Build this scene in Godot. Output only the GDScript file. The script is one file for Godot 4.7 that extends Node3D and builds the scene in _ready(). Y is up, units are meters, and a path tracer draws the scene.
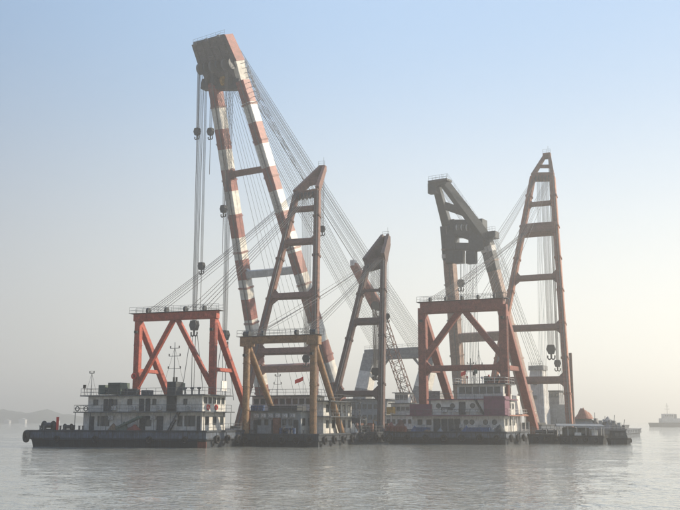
extends Node3D
# Floating cranes moored side by side on a hazy river.

const F := 950.0          # focal length in photograph pixels (680 x 510)
const CAM_H := 3.9
const PITCH := 9.91
var cam_basis: Basis
var inv := Transform3D()  # world -> local of the thing being built
var used := {}
var M := {}
var rng := RandomNumberGenerator.new()

func _ready():
	rng.seed = 7
	setup_view()
	make_materials()
	build_water()
	build_far_shore()
	build_crane_one()
	build_crane_three()
	build_crane_two()
	build_crane_four()
	build_crane_five()
	build_lattice_barge()
	build_small_craft()
	build_deck_clutter()

# ------------------------------------------------------------------ view and light
func setup_view():
	var cam := Camera3D.new()
	cam.name = "camera"
	cam.fov = rad_to_deg(2.0 * atan(255.0 / F))
	cam.position = Vector3(0, CAM_H, 0)
	cam.rotation_degrees = Vector3(PITCH, 0, 0)
	cam.near = 0.5
	cam.far = 9000.0
	add_child(cam)
	cam.current = true
	cam_basis = cam.basis
	var sun := DirectionalLight3D.new()
	sun.name = "sun"
	sun.light_energy = 1.6
	sun.light_color = Color(1.0, 0.94, 0.84)
	sun.light_angular_distance = 0.6
	sun.shadow_enabled = true
	add_child(sun)
	var to_sun := Vector3(0.861, 0.454, -0.231).normalized()
	sun.look_at_from_position(to_sun * 100.0, Vector3.ZERO)
	var env := Environment.new()
	env.background_mode = Environment.BG_SKY
	var sky := Sky.new()
	var pm := PanoramaSkyMaterial.new()
	pm.panorama = sky_image(to_sun)
	sky.sky_material = pm
	env.sky = sky
	env.background_energy_multiplier = 1.0
	env.tonemap_mode = Environment.TONE_MAPPER_LINEAR
	env.tonemap_exposure = 1.56
	# thin river haze that scatters forwards, so that it glows towards the sun
	env.volumetric_fog_enabled = true
	env.volumetric_fog_density = 0.0009
	env.volumetric_fog_albedo = Color(1.0, 0.995, 0.968)
	env.volumetric_fog_anisotropy = 0.4
	env.sdfgi_enabled = true
	env.ssao_enabled = true
	env.ssil_enabled = true
	var we := WorldEnvironment.new()
	we.name = "world_environment"
	we.environment = env
	add_child(we)

func sky_image(to_sun: Vector3) -> ImageTexture:
	# clear winter-haze sky: pale cream at the horizon, light blue above, brighter round the sun
	var w := 512
	var h := 256
	var img := Image.create(w, h, false, Image.FORMAT_RGBF)
	var horizon := Vector3(0.64, 0.63, 0.565)
	var mid := Vector3(0.258, 0.372, 0.52)
	var top := Vector3(0.17, 0.29, 0.52)
	var sun_tint := Vector3(1.0, 0.93, 0.80)
	for y in h:
		var el := (0.5 - (y + 0.5) / h) * PI
		var s: float = max(sin(el), 0.0)
		var c: Vector3 = horizon.lerp(mid, smoothstep(0.0, 0.42, s))
		c = c.lerp(top, smoothstep(0.25, 1.0, s))
		for x in w:
			var az := (x + 0.5) / w * TAU
			var d := Vector3(sin(az) * cos(el), sin(el), -cos(az) * cos(el))
			var k := d.dot(to_sun)
			var g := 0.48 + 0.68 * smoothstep(-0.38, 0.50, k) + 1.8 * pow(max(k, 0.0), 16.0)
			var o: Vector3 = c.lerp(sun_tint * c.length() * 0.62, clamp(0.15 * (g - 0.8), 0.0, 0.5)) * g
			o *= Vector3(0.90, 0.95, 1.14).lerp(Vector3.ONE, smoothstep(-0.7, 0.3, k))
			img.set_pixel(x, y, Color(o.x, o.y, o.z))
	return ImageTexture.create_from_image(img)

# ------------------------------------------------------------------ pixels to places
func ray(px: float, py: float) -> Vector3:
	return cam_basis * Vector3((px - 340.0) / F, (255.0 - py) / F, -1.0)

func P(px: float, py: float, d: float) -> Vector3:      # world point on the pixel's ray, d metres away along -z
	var r := ray(px, py)
	return Vector3(0, CAM_H, 0) + r * (d / -r.z)

func H(px: float, h: float, d: float) -> Vector3:       # world point of height h, d metres away, in the pixel's column
	var zc := d * cos(deg_to_rad(PITCH)) + (h - CAM_H) * sin(deg_to_rad(PITCH))
	return Vector3((px - 340.0) / F * zc, h, -d)

func hit(px: float, py: float, n: Vector3, off: float) -> Vector3:   # local point where the ray meets the local plane n.p = off
	var o := inv * Vector3(0, CAM_H, 0)
	var r := inv.basis * ray(px, py)
	return o + r * ((off - n.dot(o)) / n.dot(r))

func RZ(px: float, py: float, z: float) -> Vector3:
	return hit(px, py, Vector3(0, 0, 1), z)

func RX(px: float, py: float, x: float) -> Vector3:
	return hit(px, py, Vector3(1, 0, 0), x)

# ------------------------------------------------------------------ materials
func srgb(r: float, g: float, b: float) -> Color:
	return Color(r, g, b).linear_to_srgb()

func noise(sd: int, freq: float, oct: int) -> FastNoiseLite:
	var n := FastNoiseLite.new()
	n.seed = sd
	n.noise_type = FastNoiseLite.TYPE_SIMPLEX_SMOOTH
	n.frequency = freq
	n.fractal_octaves = oct
	return n

func grime_texture(sd: int, streaky: bool, rust: float, amount := 1.0) -> ImageTexture:
	var s := 384
	var img := Image.create(s, s, false, Image.FORMAT_RGB8)
	var coarse := noise(sd, 0.011, 4)
	var fine := noise(sd + 1, 0.07, 3)
	var streak := noise(sd + 2, 0.03, 3)
	for y in s:
		for x in s:
			var fx := float(x) / s
			var sy := float(y) * (0.16 if streaky else 1.0)
			# mirrored halves keep the tile seamless
			var mx: float = s - abs(2.0 * x - s)
			var my: float = s - abs(2.0 * y - s)
			var a := coarse.get_noise_2d(mx, my)
			var b := fine.get_noise_2d(mx, my)
			var c := streak.get_noise_2d(mx * 2.4, (s - abs(2.0 * sy - s * (0.16 if streaky else 1.0))) * 1.0)
			var v: float = clamp(1.0 - 0.16 * amount + amount * (0.34 * a + 0.14 * b), 0.4, 1.0)
			var k: float = smoothstep(0.16, 0.42, c + 0.35 * a + 0.15 * b) * rust
			var col := Color(v, v, v).lerp(Color(0.50 * v, 0.33 * v, 0.22 * v), k)
			img.set_pixel(x, y, col)
	img.generate_mipmaps()
	return ImageTexture.create_from_image(img)

func paint(c: Color, rough := 0.6, tex: Texture2D = null, scale := 0.11, metal := 0.0) -> StandardMaterial3D:
	var m := StandardMaterial3D.new()
	m.albedo_color = c
	m.roughness = rough
	m.metallic = metal
	m.metallic_specular = 0.4
	if tex:
		m.albedo_texture = tex
		m.uv1_triplanar = true
		m.uv1_world_triplanar = true
		m.uv1_scale = Vector3(scale, scale, scale)
	return m

func make_materials():
	var worn := grime_texture(11, false, 0.55)
	var streaks := grime_texture(23, true, 0.6)
	var light := grime_texture(37, true, 0.24, 0.6)
	M.orange = paint(srgb(0.480, 0.100, 0.060), 0.55, worn)
	M.rustbrown = paint(srgb(0.235, 0.120, 0.090), 0.65, worn)
	M.salmon = paint(srgb(0.420, 0.190, 0.130), 0.6, worn)
	M.ochre = paint(srgb(0.330, 0.200, 0.105), 0.6, worn)
	M.redbrown = paint(srgb(0.285, 0.090, 0.066), 0.6, worn)
	M.boomorange = paint(srgb(0.430, 0.185, 0.120), 0.6, worn)
	M.darkbrown = paint(srgb(0.130, 0.080, 0.072), 0.65, worn)
	M.greengrey = paint(srgb(0.048, 0.062, 0.076), 0.6, worn)
	M.pinkgrey = paint(srgb(0.340, 0.225, 0.180), 0.6, worn)
	M.bandred = paint(srgb(0.330, 0.100, 0.080), 0.55, worn)
	M.bandwhite = paint(srgb(0.72, 0.70, 0.64), 0.55, light)
	M.greybeam = paint(srgb(0.280, 0.295, 0.310), 0.6, worn)
	M.palegrey = paint(srgb(0.55, 0.55, 0.54), 0.6, light)
	M.cabin = paint(srgb(0.640, 0.635, 0.600), 0.6, light, 0.16)
	M.cabingrey = paint(srgb(0.320, 0.350, 0.365), 0.6, light, 0.16)
	M.trim = paint(srgb(0.090, 0.105, 0.120), 0.6, worn)
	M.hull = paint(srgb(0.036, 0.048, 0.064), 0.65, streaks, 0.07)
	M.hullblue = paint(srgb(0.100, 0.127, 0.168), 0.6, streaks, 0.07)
	M.hullred = paint(srgb(0.24, 0.075, 0.05), 0.7, streaks, 0.07)
	M.deck = paint(srgb(0.17, 0.16, 0.15), 0.8, worn)
	M.purple = paint(srgb(0.170, 0.065, 0.105), 0.6, light, 0.16)
	M.rubber = paint(srgb(0.02, 0.02, 0.021), 0.9)
	M.steel = paint(srgb(0.10, 0.10, 0.10), 0.6)
	M.rope = paint(srgb(0.060, 0.058, 0.058), 0.7)
	M.machine = paint(srgb(0.050, 0.060, 0.066), 0.6, worn)
	M.greenbox = paint(srgb(0.100, 0.140, 0.115), 0.6, light)
	M.red = paint(srgb(0.55, 0.04, 0.03), 0.6)
	M.flag = paint(srgb(0.62, 0.05, 0.035), 0.8)
	M.flag.backlight_enabled = true
	M.flag.backlight = Color(0.6, 0.08, 0.06)
	M.blue = paint(srgb(0.07, 0.14, 0.30), 0.6, worn)
	M.yellow = paint(srgb(0.50, 0.30, 0.05), 0.6, worn)
	M.wood = paint(srgb(0.22, 0.15, 0.09), 0.8, worn)
	M.white = paint(srgb(0.75, 0.74, 0.71), 0.5, light)
	M.glass = paint(srgb(0.03, 0.04, 0.045), 0.12)
	M.glass.metallic_specular = 0.6
	M.headshade = paint(srgb(0.120, 0.115, 0.125), 0.6, worn)  # dark grey holds the shade on the banded boom's head front
	M.dark = paint(srgb(0.03, 0.03, 0.03), 0.8)
	M.scrub = paint(srgb(0.06, 0.075, 0.05), 0.9, worn, 0.02)
	M.sand = paint(srgb(0.30, 0.26, 0.20), 0.9, worn)
	M.tarp = paint(srgb(0.230, 0.250, 0.265), 0.7, light)

# ------------------------------------------------------------------ mesh helpers
func S(smooth := false) -> SurfaceTool:
	var st := SurfaceTool.new()
	st.begin(Mesh.PRIMITIVE_TRIANGLES)
	st.set_smooth_group(0 if smooth else -1)
	return st

func face(st: SurfaceTool, pts: Array, c: Vector3):
	var n := Vector3.ZERO
	for i in pts.size() - 2:
		n += (pts[i + 1] - pts[0]).cross(pts[i + 2] - pts[0])
	var flip: bool = n.dot(pts[0] - c) > 0.0
	for i in range(1, pts.size() - 1):
		st.add_vertex(pts[0])
		if flip:
			st.add_vertex(pts[i + 1]); st.add_vertex(pts[i])
		else:
			st.add_vertex(pts[i]); st.add_vertex(pts[i + 1])

func rings(st: SurfaceTool, a: Array, b: Array, caps := 3, smooth := false):
	var c := Vector3.ZERO
	for p in a + b: c += p
	c /= float(a.size() + b.size())
	st.set_smooth_group(0 if smooth else -1)
	var n := a.size()
	for i in n:
		var j := (i + 1) % n
		face(st, [a[i], a[j], b[j], b[i]], c)
	st.set_smooth_group(-1)
	if caps & 1: face(st, a, c)
	if caps & 2: face(st, b, c)

func sec_box(w: float, h: float, ch := -1.0) -> Array:
	var k: float = min(w, h) * 0.07 if ch < 0.0 else ch
	var x := w * 0.5
	var y := h * 0.5
	return [Vector2(-x + k, -y), Vector2(x - k, -y), Vector2(x, -y + k), Vector2(x, y - k), Vector2(x - k, y), Vector2(-x + k, y), Vector2(-x, y - k), Vector2(-x, -y + k)]

func sec_round(r: float, n := 12) -> Array:
	var o := []
	for i in n: o.append(Vector2(cos(TAU * i / n), sin(TAU * i / n)) * r)
	return o

func sweep(st: SurfaceTool, a: Vector3, b: Vector3, sec: Array, up := Vector3.UP, s0 := 1.0, s1 := 1.0, caps := 3, smooth := false):
	var d := (b - a).normalized()
	if abs(d.dot(up)) > 0.98: up = Vector3(0, 0, 1) if abs(d.z) < 0.9 else Vector3.RIGHT
	var x := up.cross(d).normalized()
	var y := d.cross(x)
	var ra := []
	var rb := []
	for p in sec:
		ra.append(a + (x * p.x + y * p.y) * s0)
		rb.append(b + (x * p.x + y * p.y) * s1)
	rings(st, ra, rb, caps, smooth)

func bar(st: SurfaceTool, a: Vector3, b: Vector3, w: float, h := -1.0):
	sweep(st, a, b, sec_box(w, w if h < 0.0 else h))

func tube(st: SurfaceTool, a: Vector3, b: Vector3, r: float, n := 10, s1 := 1.0):
	sweep(st, a, b, sec_round(r, n), Vector3.UP, 1.0, s1, 3, n > 5)

func box(st: SurfaceTool, lo: Vector3, hi: Vector3, ch := 0.03):
	# chamfered in plan, so upright edges catch light
	var a := []
	var b := []
	var l := Vector3(min(lo.x, hi.x), min(lo.y, hi.y), min(lo.z, hi.z))
	var g := Vector3(max(lo.x, hi.x), max(lo.y, hi.y), max(lo.z, hi.z))
	var s := sec_box(g.x - l.x, g.z - l.z, min(ch, 0.2 * min(g.x - l.x, g.z - l.z)))
	var m := (l + g) * 0.5
	for p in s:
		a.append(Vector3(m.x + p.x, l.y, m.z + p.y))
		b.append(Vector3(m.x + p.x, g.y, m.z + p.y))
	rings(st, a, b)

func loft(st: SurfaceTool, plans: Array, hs: Array):
	# plans: arrays of Vector2 (x, z) with equal counts, bottom to top
	for k in plans.size() - 1:
		var a := []
		var b := []
		for p in plans[k]: a.append(Vector3(p.x, hs[k], p.y))
		for p in plans[k + 1]: b.append(Vector3(p.x, hs[k + 1], p.y))
		rings(st, a, b, (1 if k == 0 else 0) | (2 if k == plans.size() - 2 else 0))

func torus(st: SurfaceTool, c: Vector3, axis: Vector3, r: float, t: float, n := 14, m := 7):
	var u := axis.cross(Vector3.UP if abs(axis.y) < 0.9 else Vector3.RIGHT).normalized()
	var v := axis.cross(u).normalized()
	st.set_smooth_group(0)
	var g := []
	for i in n:
		var e := u * cos(TAU * i / n) + v * sin(TAU * i / n)
		var row := []
		for j in m: row.append(c + e * (r + t * cos(TAU * j / m)) + axis.normalized() * t * 1.25 * sin(TAU * j / m))
		g.append([c + e * r, row])
	for i in n:
		var q := (i + 1) % n
		for j in m:
			var k := (j + 1) % m
			face(st, [g[i][1][j], g[q][1][j], g[q][1][k], g[i][1][k]], (g[i][0] + g[q][0]) * 0.5)

func numbered(parent: Node, called: String) -> String:
	var key := str(parent.get_instance_id()) + called
	var k: int = used.get(key, 0)
	used[key] = k + 1
	return called if k == 0 else "%s_%03d" % [called, k]

func part(called: String, st: SurfaceTool, m: Material, parent: Node) -> MeshInstance3D:
	st.generate_normals()
	var o := MeshInstance3D.new()
	o.mesh = st.commit()
	o.material_override = m
	o.name = numbered(parent, called)
	parent.add_child(o)
	return o

func tag(o: Node, label: String, category: String, group := ""):
	o.set_meta("label", label)
	o.set_meta("category", category)
	if group: o.set_meta("group", group)

func thing(called: String, at: Vector3, yaw: float, label: String, category: String, group := "") -> Node3D:
	var o := Node3D.new()
	o.name = numbered(self, called)
	add_child(o)
	o.position = at
	o.rotation.y = deg_to_rad(yaw)
	inv = o.transform.affine_inverse()
	tag(o, label, category, group)
	return o

func node(called: String, parent: Node) -> Node3D:
	var o := Node3D.new()
	o.name = numbered(parent, called)
	parent.add_child(o)
	return o

# ------------------------------------------------------------------ setting
func build_water():
	var xs := []
	var zs := []
	var x := 0.0
	var dx := 0.55
	while x < 7000.0:
		xs.append(x)
		x += dx
		if x > 95.0: dx *= 1.25
	var full := []
	for i in range(xs.size() - 1, 0, -1): full.append(-xs[i])
	full.append_array(xs)
	var z := 60.0
	while z > -7000.0:
		zs.append(z)
		var d: float = max(30.0, -z)
		z -= (0.30 * pow(d / 40.0, 1.15)) if z > -420.0 and z < -20.0 else (2.0 if z > -20.0 else 0.22 * d)
	var n1 := noise(3, 0.30, 3)
	var n2 := noise(5, 0.055, 2)
	var n3 := noise(9, 0.010, 2)
	var verts := PackedVector3Array()
	var norms := PackedVector3Array()
	var hs := func(px: float, pz: float) -> float:
		var fade: float = clamp(1.0 - (-pz - 300.0) / 200.0, 0.0, 1.0) * clamp(1.0 - (abs(px) - 90.0) / 60.0, 0.0, 1.0)
		if fade <= 0.0: return 0.0
		var gust: float = 0.65 + 0.5 * n3.get_noise_2d(px * 0.7, pz)
		return fade * gust * (0.06 * n1.get_noise_2d(px * 0.6, pz * 1.1) + 0.085 * n2.get_noise_2d(px, pz * 1.2))
	for zz in zs:
		for xx in full:
			verts.append(Vector3(xx, hs.call(xx, zz), zz))
	var w := full.size()
	var h := zs.size()
	for j in h:
		for i in w:
			var i0: int = max(i - 1, 0)
			var i1: int = min(i + 1, w - 1)
			var j0: int = max(j - 1, 0)
			var j1: int = min(j + 1, h - 1)
			var ex := verts[j * w + i1] - verts[j * w + i0]
			var ez := verts[j1 * w + i] - verts[j0 * w + i]
			norms.append(ex.cross(ez).normalized())
	var idx := PackedInt32Array()
	for j in h - 1:
		for i in w - 1:
			var a := j * w + i
			idx.append_array([a, a + w, a + 1, a + 1, a + w, a + w + 1])
	var arr := []
	arr.resize(Mesh.ARRAY_MAX)
	arr[Mesh.ARRAY_VERTEX] = verts
	arr[Mesh.ARRAY_NORMAL] = norms
	arr[Mesh.ARRAY_INDEX] = idx
	var mesh := ArrayMesh.new()
	mesh.add_surface_from_arrays(Mesh.PRIMITIVE_TRIANGLES, arr)
	var m := StandardMaterial3D.new()
	m.albedo_color = srgb(0.25, 0.25, 0.215)
	m.roughness = 0.03
	m.metallic_specular = 0.5
	var bump := Image.create(512, 512, false, Image.FORMAT_RGB8)
	var b1 := noise(71, 0.02, 4)
	for yy in 512:
		for xx in 512:
			# blend with shifted copies so that the tile joins
			var u := xx / 512.0
			var v := yy / 512.0
			var a: float = lerp(lerp(b1.get_noise_2d(xx, yy), b1.get_noise_2d(xx - 512, yy), u), lerp(b1.get_noise_2d(xx, yy - 512), b1.get_noise_2d(xx - 512, yy - 512), u), v)
			var g: float = clamp(0.5 + a, 0.0, 1.0)
			bump.set_pixel(xx, yy, Color(g, g, g))
	bump.bump_map_to_normal_map(6.0)
	bump.generate_mipmaps()
	m.normal_enabled = true
	m.normal_texture = ImageTexture.create_from_image(bump)
	m.normal_scale = 0.6
	m.uv1_triplanar = true
	m.uv1_world_triplanar = true
	m.uv1_scale = Vector3(0.11, 0.11, 0.11)
	var o := MeshInstance3D.new()
	o.name = "water"
	o.mesh = mesh
	o.material_override = m
	o.set_meta("kind", "structure")
	o.set_meta("label", "calm grey-brown river water with small ripples")
	add_child(o)

func build_far_shore():
	inv = Transform3D()
	# low wooded ridge across the river
	var st := S(true)
	var n := noise(44, 0.012, 4)
	var last := []
	for i in 61:
		var px := -130.0 + i * 4.6
		var t: float = clamp((82.0 - px) / 90.0, 0.0, 1.0)
		var hgt: float = (8.5 + 13.0 * smoothstep(0.0, 0.7, t)) * (1.0 + 0.45 * n.get_noise_1d(px * 3.0)) * smoothstep(0.0, 0.10, t) + 0.4
		var a := H(px, 0.0, 1700.0)
		var row := [Vector3(a.x, -0.3, -1700.0), Vector3(a.x, hgt * 0.4, -1715.0), Vector3(a.x, hgt * 0.85, -1740.0), Vector3(a.x, hgt, -1790.0), Vector3(a.x, -0.3, -2050.0)]
		if last:
			for k in 4: face(st, [last[k], last[k + 1], row[k + 1], row[k]], Vector3(a.x, -60.0, -1850.0))
		last = row
	var o := part("hill", st, M.scrub, self)
	o.set_meta("kind", "structure")
	o.set_meta("label", "low hazy wooded ridge on the far bank")
	# sheds along the far bank
	for a in [[3.0, 9.0, 419.6, 1640.0, "low grey shed on the far bank under the ridge end", "palegrey"], [18.5, 25.0, 418.2, 1630.0, "bright white shed on the far bank", "white"], [50.0, 58.0, 419.8, 1620.0, "long pale shed on the far bank near the barge bow", "cabin"]]:
		var p := H((a[0] + a[1]) * 0.5, 0.0, a[3])
		var t := thing("shed", p, 0, a[4], "building", "")
		var hw: float = (a[1] - a[0]) * 0.5 * a[3] / F
		var top := P(a[0], a[2], a[3]).y
		var w := S()
		box(w, Vector3(-hw, -0.2, -10), Vector3(hw, top * 0.75, 0))
		part("wall", w, M[a[5]], t)
		var r := S()
		rings(r, [Vector3(-hw - 0.4, top * 0.75, 0.4), Vector3(hw + 0.4, top * 0.75, 0.4), Vector3(0, top, 0.4)], [Vector3(-hw - 0.4, top * 0.75, -10.4), Vector3(hw + 0.4, top * 0.75, -10.4), Vector3(0, top, -10.4)])
		part("roof", r, M.palegrey, t)

# ------------------------------------------------------------------ vessel pieces (all in the thing's local frame)
func hull(root: Node3D, x0: float, x1: float, z0: float, z1: float, top: float, rake := 0.9, mat := "hull", band := "hullblue") -> Node3D:
	# z0: end towards us, z1: far end (z1 < z0)
	var st := S()
	var low := [Vector2(x0 + rake, z0 - rake), Vector2(x1 - rake * 0.4, z0 - rake), Vector2(x1 - rake * 0.4, z1 + rake), Vector2(x0 + rake, z1 + rake)]
	var mid := [Vector2(x0 + rake * 0.7, z0 - 0.35), Vector2(x1 - 0.2, z0 - 0.35), Vector2(x1 - 0.2, z1 + 0.4), Vector2(x0 + rake * 0.7, z1 + 0.4)]
	var up := [Vector2(x0, z0), Vector2(x1, z0), Vector2(x1, z1), Vector2(x0, z1)]
	loft(st, [low, mid], [-0.9, top * 0.42])
	var o := part("hull", st, M[mat], root)
	var b := S()
	loft(b, [mid, up, up], [top * 0.42 + 0.002, top * 0.55, top - 0.12])
	part("side_plating", b, M[band], o)
	var d := S()
	loft(d, [up, up], [top - 0.118, top - 0.02])
	part("deck", d, M.deck, o)
	# rubbing strakes and plate stiffeners on the two sides that show
	var e := S()
	bar(e, Vector3(x0 - 0.05, top - 0.1, z0 + 0.06), Vector3(x1 + 0.08, top - 0.1, z0 + 0.06), 0.16, 0.26)
	bar(e, Vector3(x1 + 0.07, top - 0.1, z0), Vector3(x1 + 0.07, top - 0.1, z1), 0.16, 0.26)
	bar(e, Vector3(x0 + 0.2, top * 0.5, z0 - 0.04), Vector3(x1, top * 0.5, z0 - 0.04), 0.2, 0.2)
	bar(e, Vector3(x1 + 0.0, top * 0.5, z0), Vector3(x1 + 0.0, top * 0.5, z1), 0.2, 0.2)
	part("rubbing_strake", e, M[mat], o)
	var k := S()
	var n := int((x1 - x0) / 3.1)
	for i in range(1, n):
		var x: float = lerp(x0, x1, float(i) / n)
		bar(k, Vector3(x, top * 0.5, z0 + 0.03), Vector3(x, top - 0.2, z0 + 0.03), 0.12, 0.1)
	n = int((z0 - z1) / 3.1)
	for i in range(1, n):
		var z: float = lerp(z0, z1, float(i) / n)
		bar(k, Vector3(x1 + 0.03, top * 0.5, z), Vector3(x1 + 0.03, top - 0.2, z), 0.12, 0.1)
	part("plate_stiffener", k, M[band], o).set_meta("kind", "stuff")
	return o

func tyre(parent: Node, c: Vector3, axis: Vector3, r := 0.55):
	var st := S(true)
	torus(st, c, axis, r, r * 0.36)
	part("tyre_fender", st, M.rubber, parent)

func bollard(parent: Node, c: Vector3, s := 1.0):
	var st := S(true)
	for k in [-0.32, 0.32]:
		tube(st, c + Vector3(k * s, 0, 0), c + Vector3(k * s, 0.62 * s, 0), 0.15 * s, 10)
		tube(st, c + Vector3(k * s, 0.62 * s, 0), c + Vector3(k * s, 0.72 * s, 0), 0.20 * s, 10)
	bar(st, c + Vector3(-0.55 * s, 0.04, 0), c + Vector3(0.55 * s, 0.04, 0), 0.45 * s, 0.08)
	part("bollard", st, M.steel, parent)

func winch(parent: Node, c: Vector3, s := 1.0):
	var w := node("winch", parent)
	var a := S(true)
	tube(a, c + Vector3(-0.7 * s, 0.65 * s, 0), c + Vector3(0.7 * s, 0.65 * s, 0), 0.38 * s, 14)
	part("drum", a, M.rope, w)
	for k in [-0.75, 0.75]:
		var f := S(true)
		tube(f, c + Vector3((k - 0.05) * s, 0.65 * s, 0), c + Vector3((k + 0.05) * s, 0.65 * s, 0), 0.62 * s, 16)
		part("flange", f, M.machine, w)
	var b := S()
	bar(b, c + Vector3(-1.05 * s, 0.1 * s, 0), c + Vector3(1.15 * s, 0.1 * s, 0), 1.0 * s, 0.2 * s)
	box(b, c + Vector3(0.86 * s, 0.2 * s, -0.35 * s), c + Vector3(1.4 * s, 1.0 * s, 0.35 * s))
	part("motor_bed", b, M.machine, w)

func railing(parent: Node, pts: Array, mat := "steel", hgt := 1.0, gap := 1.6):
	var st := S()
	for i in pts.size() - 1:
		var a: Vector3 = pts[i]
		var b: Vector3 = pts[i + 1]
		var n: int = max(1, int(a.distance_to(b) / gap))
		for k in n + 1:
			var p := a.lerp(b, float(k) / n)
			sweep(st, p, p + Vector3.UP * hgt, sec_round(0.03, 4), Vector3(0, 0, 1))
		for y in [0.5, 1.0]:
			sweep(st, a + Vector3.UP * hgt * y, b + Vector3.UP * hgt * y, sec_round(0.028, 4))
	part("railing", st, M[mat], parent)

func slab(parent: Node, called: String, x0: float, x1: float, z0: float, z1: float, y: float, t: float, m: Material) -> MeshInstance3D:
	var st := S()
	box(st, Vector3(x0, y, z1), Vector3(x1, y + t, z0))
	return part(called, st, m, parent)

func window_z(parent: Node, x0: float, x1: float, y0: float, y1: float, z: float, round_ := false):
	# an opening in a wall that faces +z: raised frame, dark pane set back inside it
	var f := S()
	var t := 0.07
	if round_:
		torus(f, Vector3((x0 + x1) / 2, (y0 + y1) / 2, z + 0.02), Vector3(0, 0, 1), (y1 - y0) / 2, 0.06, 12, 5)
	else:
		bar(f, Vector3(x0 - t, y0 - t / 2, z + 0.03), Vector3(x1 + t, y0 - t / 2, z + 0.03), 0.1, t)
		bar(f, Vector3(x0 - t, y1 + t / 2, z + 0.03), Vector3(x1 + t, y1 + t / 2, z + 0.03), 0.1, t)
		bar(f, Vector3(x0 - t / 2, y0, z + 0.03), Vector3(x0 - t / 2, y1, z + 0.03), t, 0.1)
		bar(f, Vector3(x1 + t / 2, y0, z + 0.03), Vector3(x1 + t / 2, y1, z + 0.03), t, 0.1)
	var o := part("window", f, M.trim, parent)
	var g := S()
	if round_:
		tube(g, Vector3((x0 + x1) / 2, (y0 + y1) / 2, z - 0.02), Vector3((x0 + x1) / 2, (y0 + y1) / 2, z + 0.012), (y1 - y0) / 2, 12)
	else:
		box(g, Vector3(x0, y0, z - 0.02), Vector3(x1, y1, z + 0.012), 0.0)
	part("pane", g, M.glass, o)

func window_x(parent: Node, z0: float, z1: float, y0: float, y1: float, x: float):
	var f := S()
	var t := 0.07
	bar(f, Vector3(x + 0.03, y0 - t / 2, z0 - t), Vector3(x + 0.03, y0 - t / 2, z1 + t), 0.1, t)
	bar(f, Vector3(x + 0.03, y1 + t / 2, z0 - t), Vector3(x + 0.03, y1 + t / 2, z1 + t), 0.1, t)
	bar(f, Vector3(x + 0.03, y0, z0 - t / 2), Vector3(x + 0.03, y1, z0 - t / 2), 0.1, t)
	bar(f, Vector3(x + 0.03, y0, z1 + t / 2), Vector3(x + 0.03, y1, z1 + t / 2), 0.1, t)
	var o := part("window", f, M.trim, parent)
	var g := S()
	box(g, Vector3(x - 0.02, y0, z0), Vector3(x + 0.012, y1, z1), 0.0)
	part("pane", g, M.glass, o)

func door_z(parent: Node, x0: float, x1: float, y0: float, y1: float, z: float, m: Material):
	var f := S()
	box(f, Vector3(x0, y0, z - 0.02), Vector3(x1, y1, z + 0.05), 0.01)
	var o := part("door", f, m, parent)
	var e := S()
	bar(e, Vector3(x0 - 0.04, y0, z + 0.04), Vector3(x0 - 0.04, y1 + 0.04, z + 0.04), 0.08, 0.12)
	bar(e, Vector3(x1 + 0.04, y0, z + 0.04), Vector3(x1 + 0.04, y1 + 0.04, z + 0.04), 0.08, 0.12)
	bar(e, Vector3(x0, y1 + 0.05, z + 0.04), Vector3(x1, y1 + 0.05, z + 0.04), 0.12, 0.08)
	part("frame", e, M.trim, o)

func storey(parent: Node, called: String, x0: float, x1: float, z0: float, z1: float, y0: float, y1: float, m: Material, over := 0.7, roofm: Material = null) -> MeshInstance3D:
	# a cabin level with a deck slab on top that oversails it
	var st := S()
	box(st, Vector3(x0, y0, z1), Vector3(x1, y1, z0), 0.06)
	var o := part(called, st, m, parent)
	slab(o, "roof_slab", x0 - over, x1 + over, z0 + over, z1 - over, y1 + 0.002, 0.16, roofm if roofm else M.trim)
	return o

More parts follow.
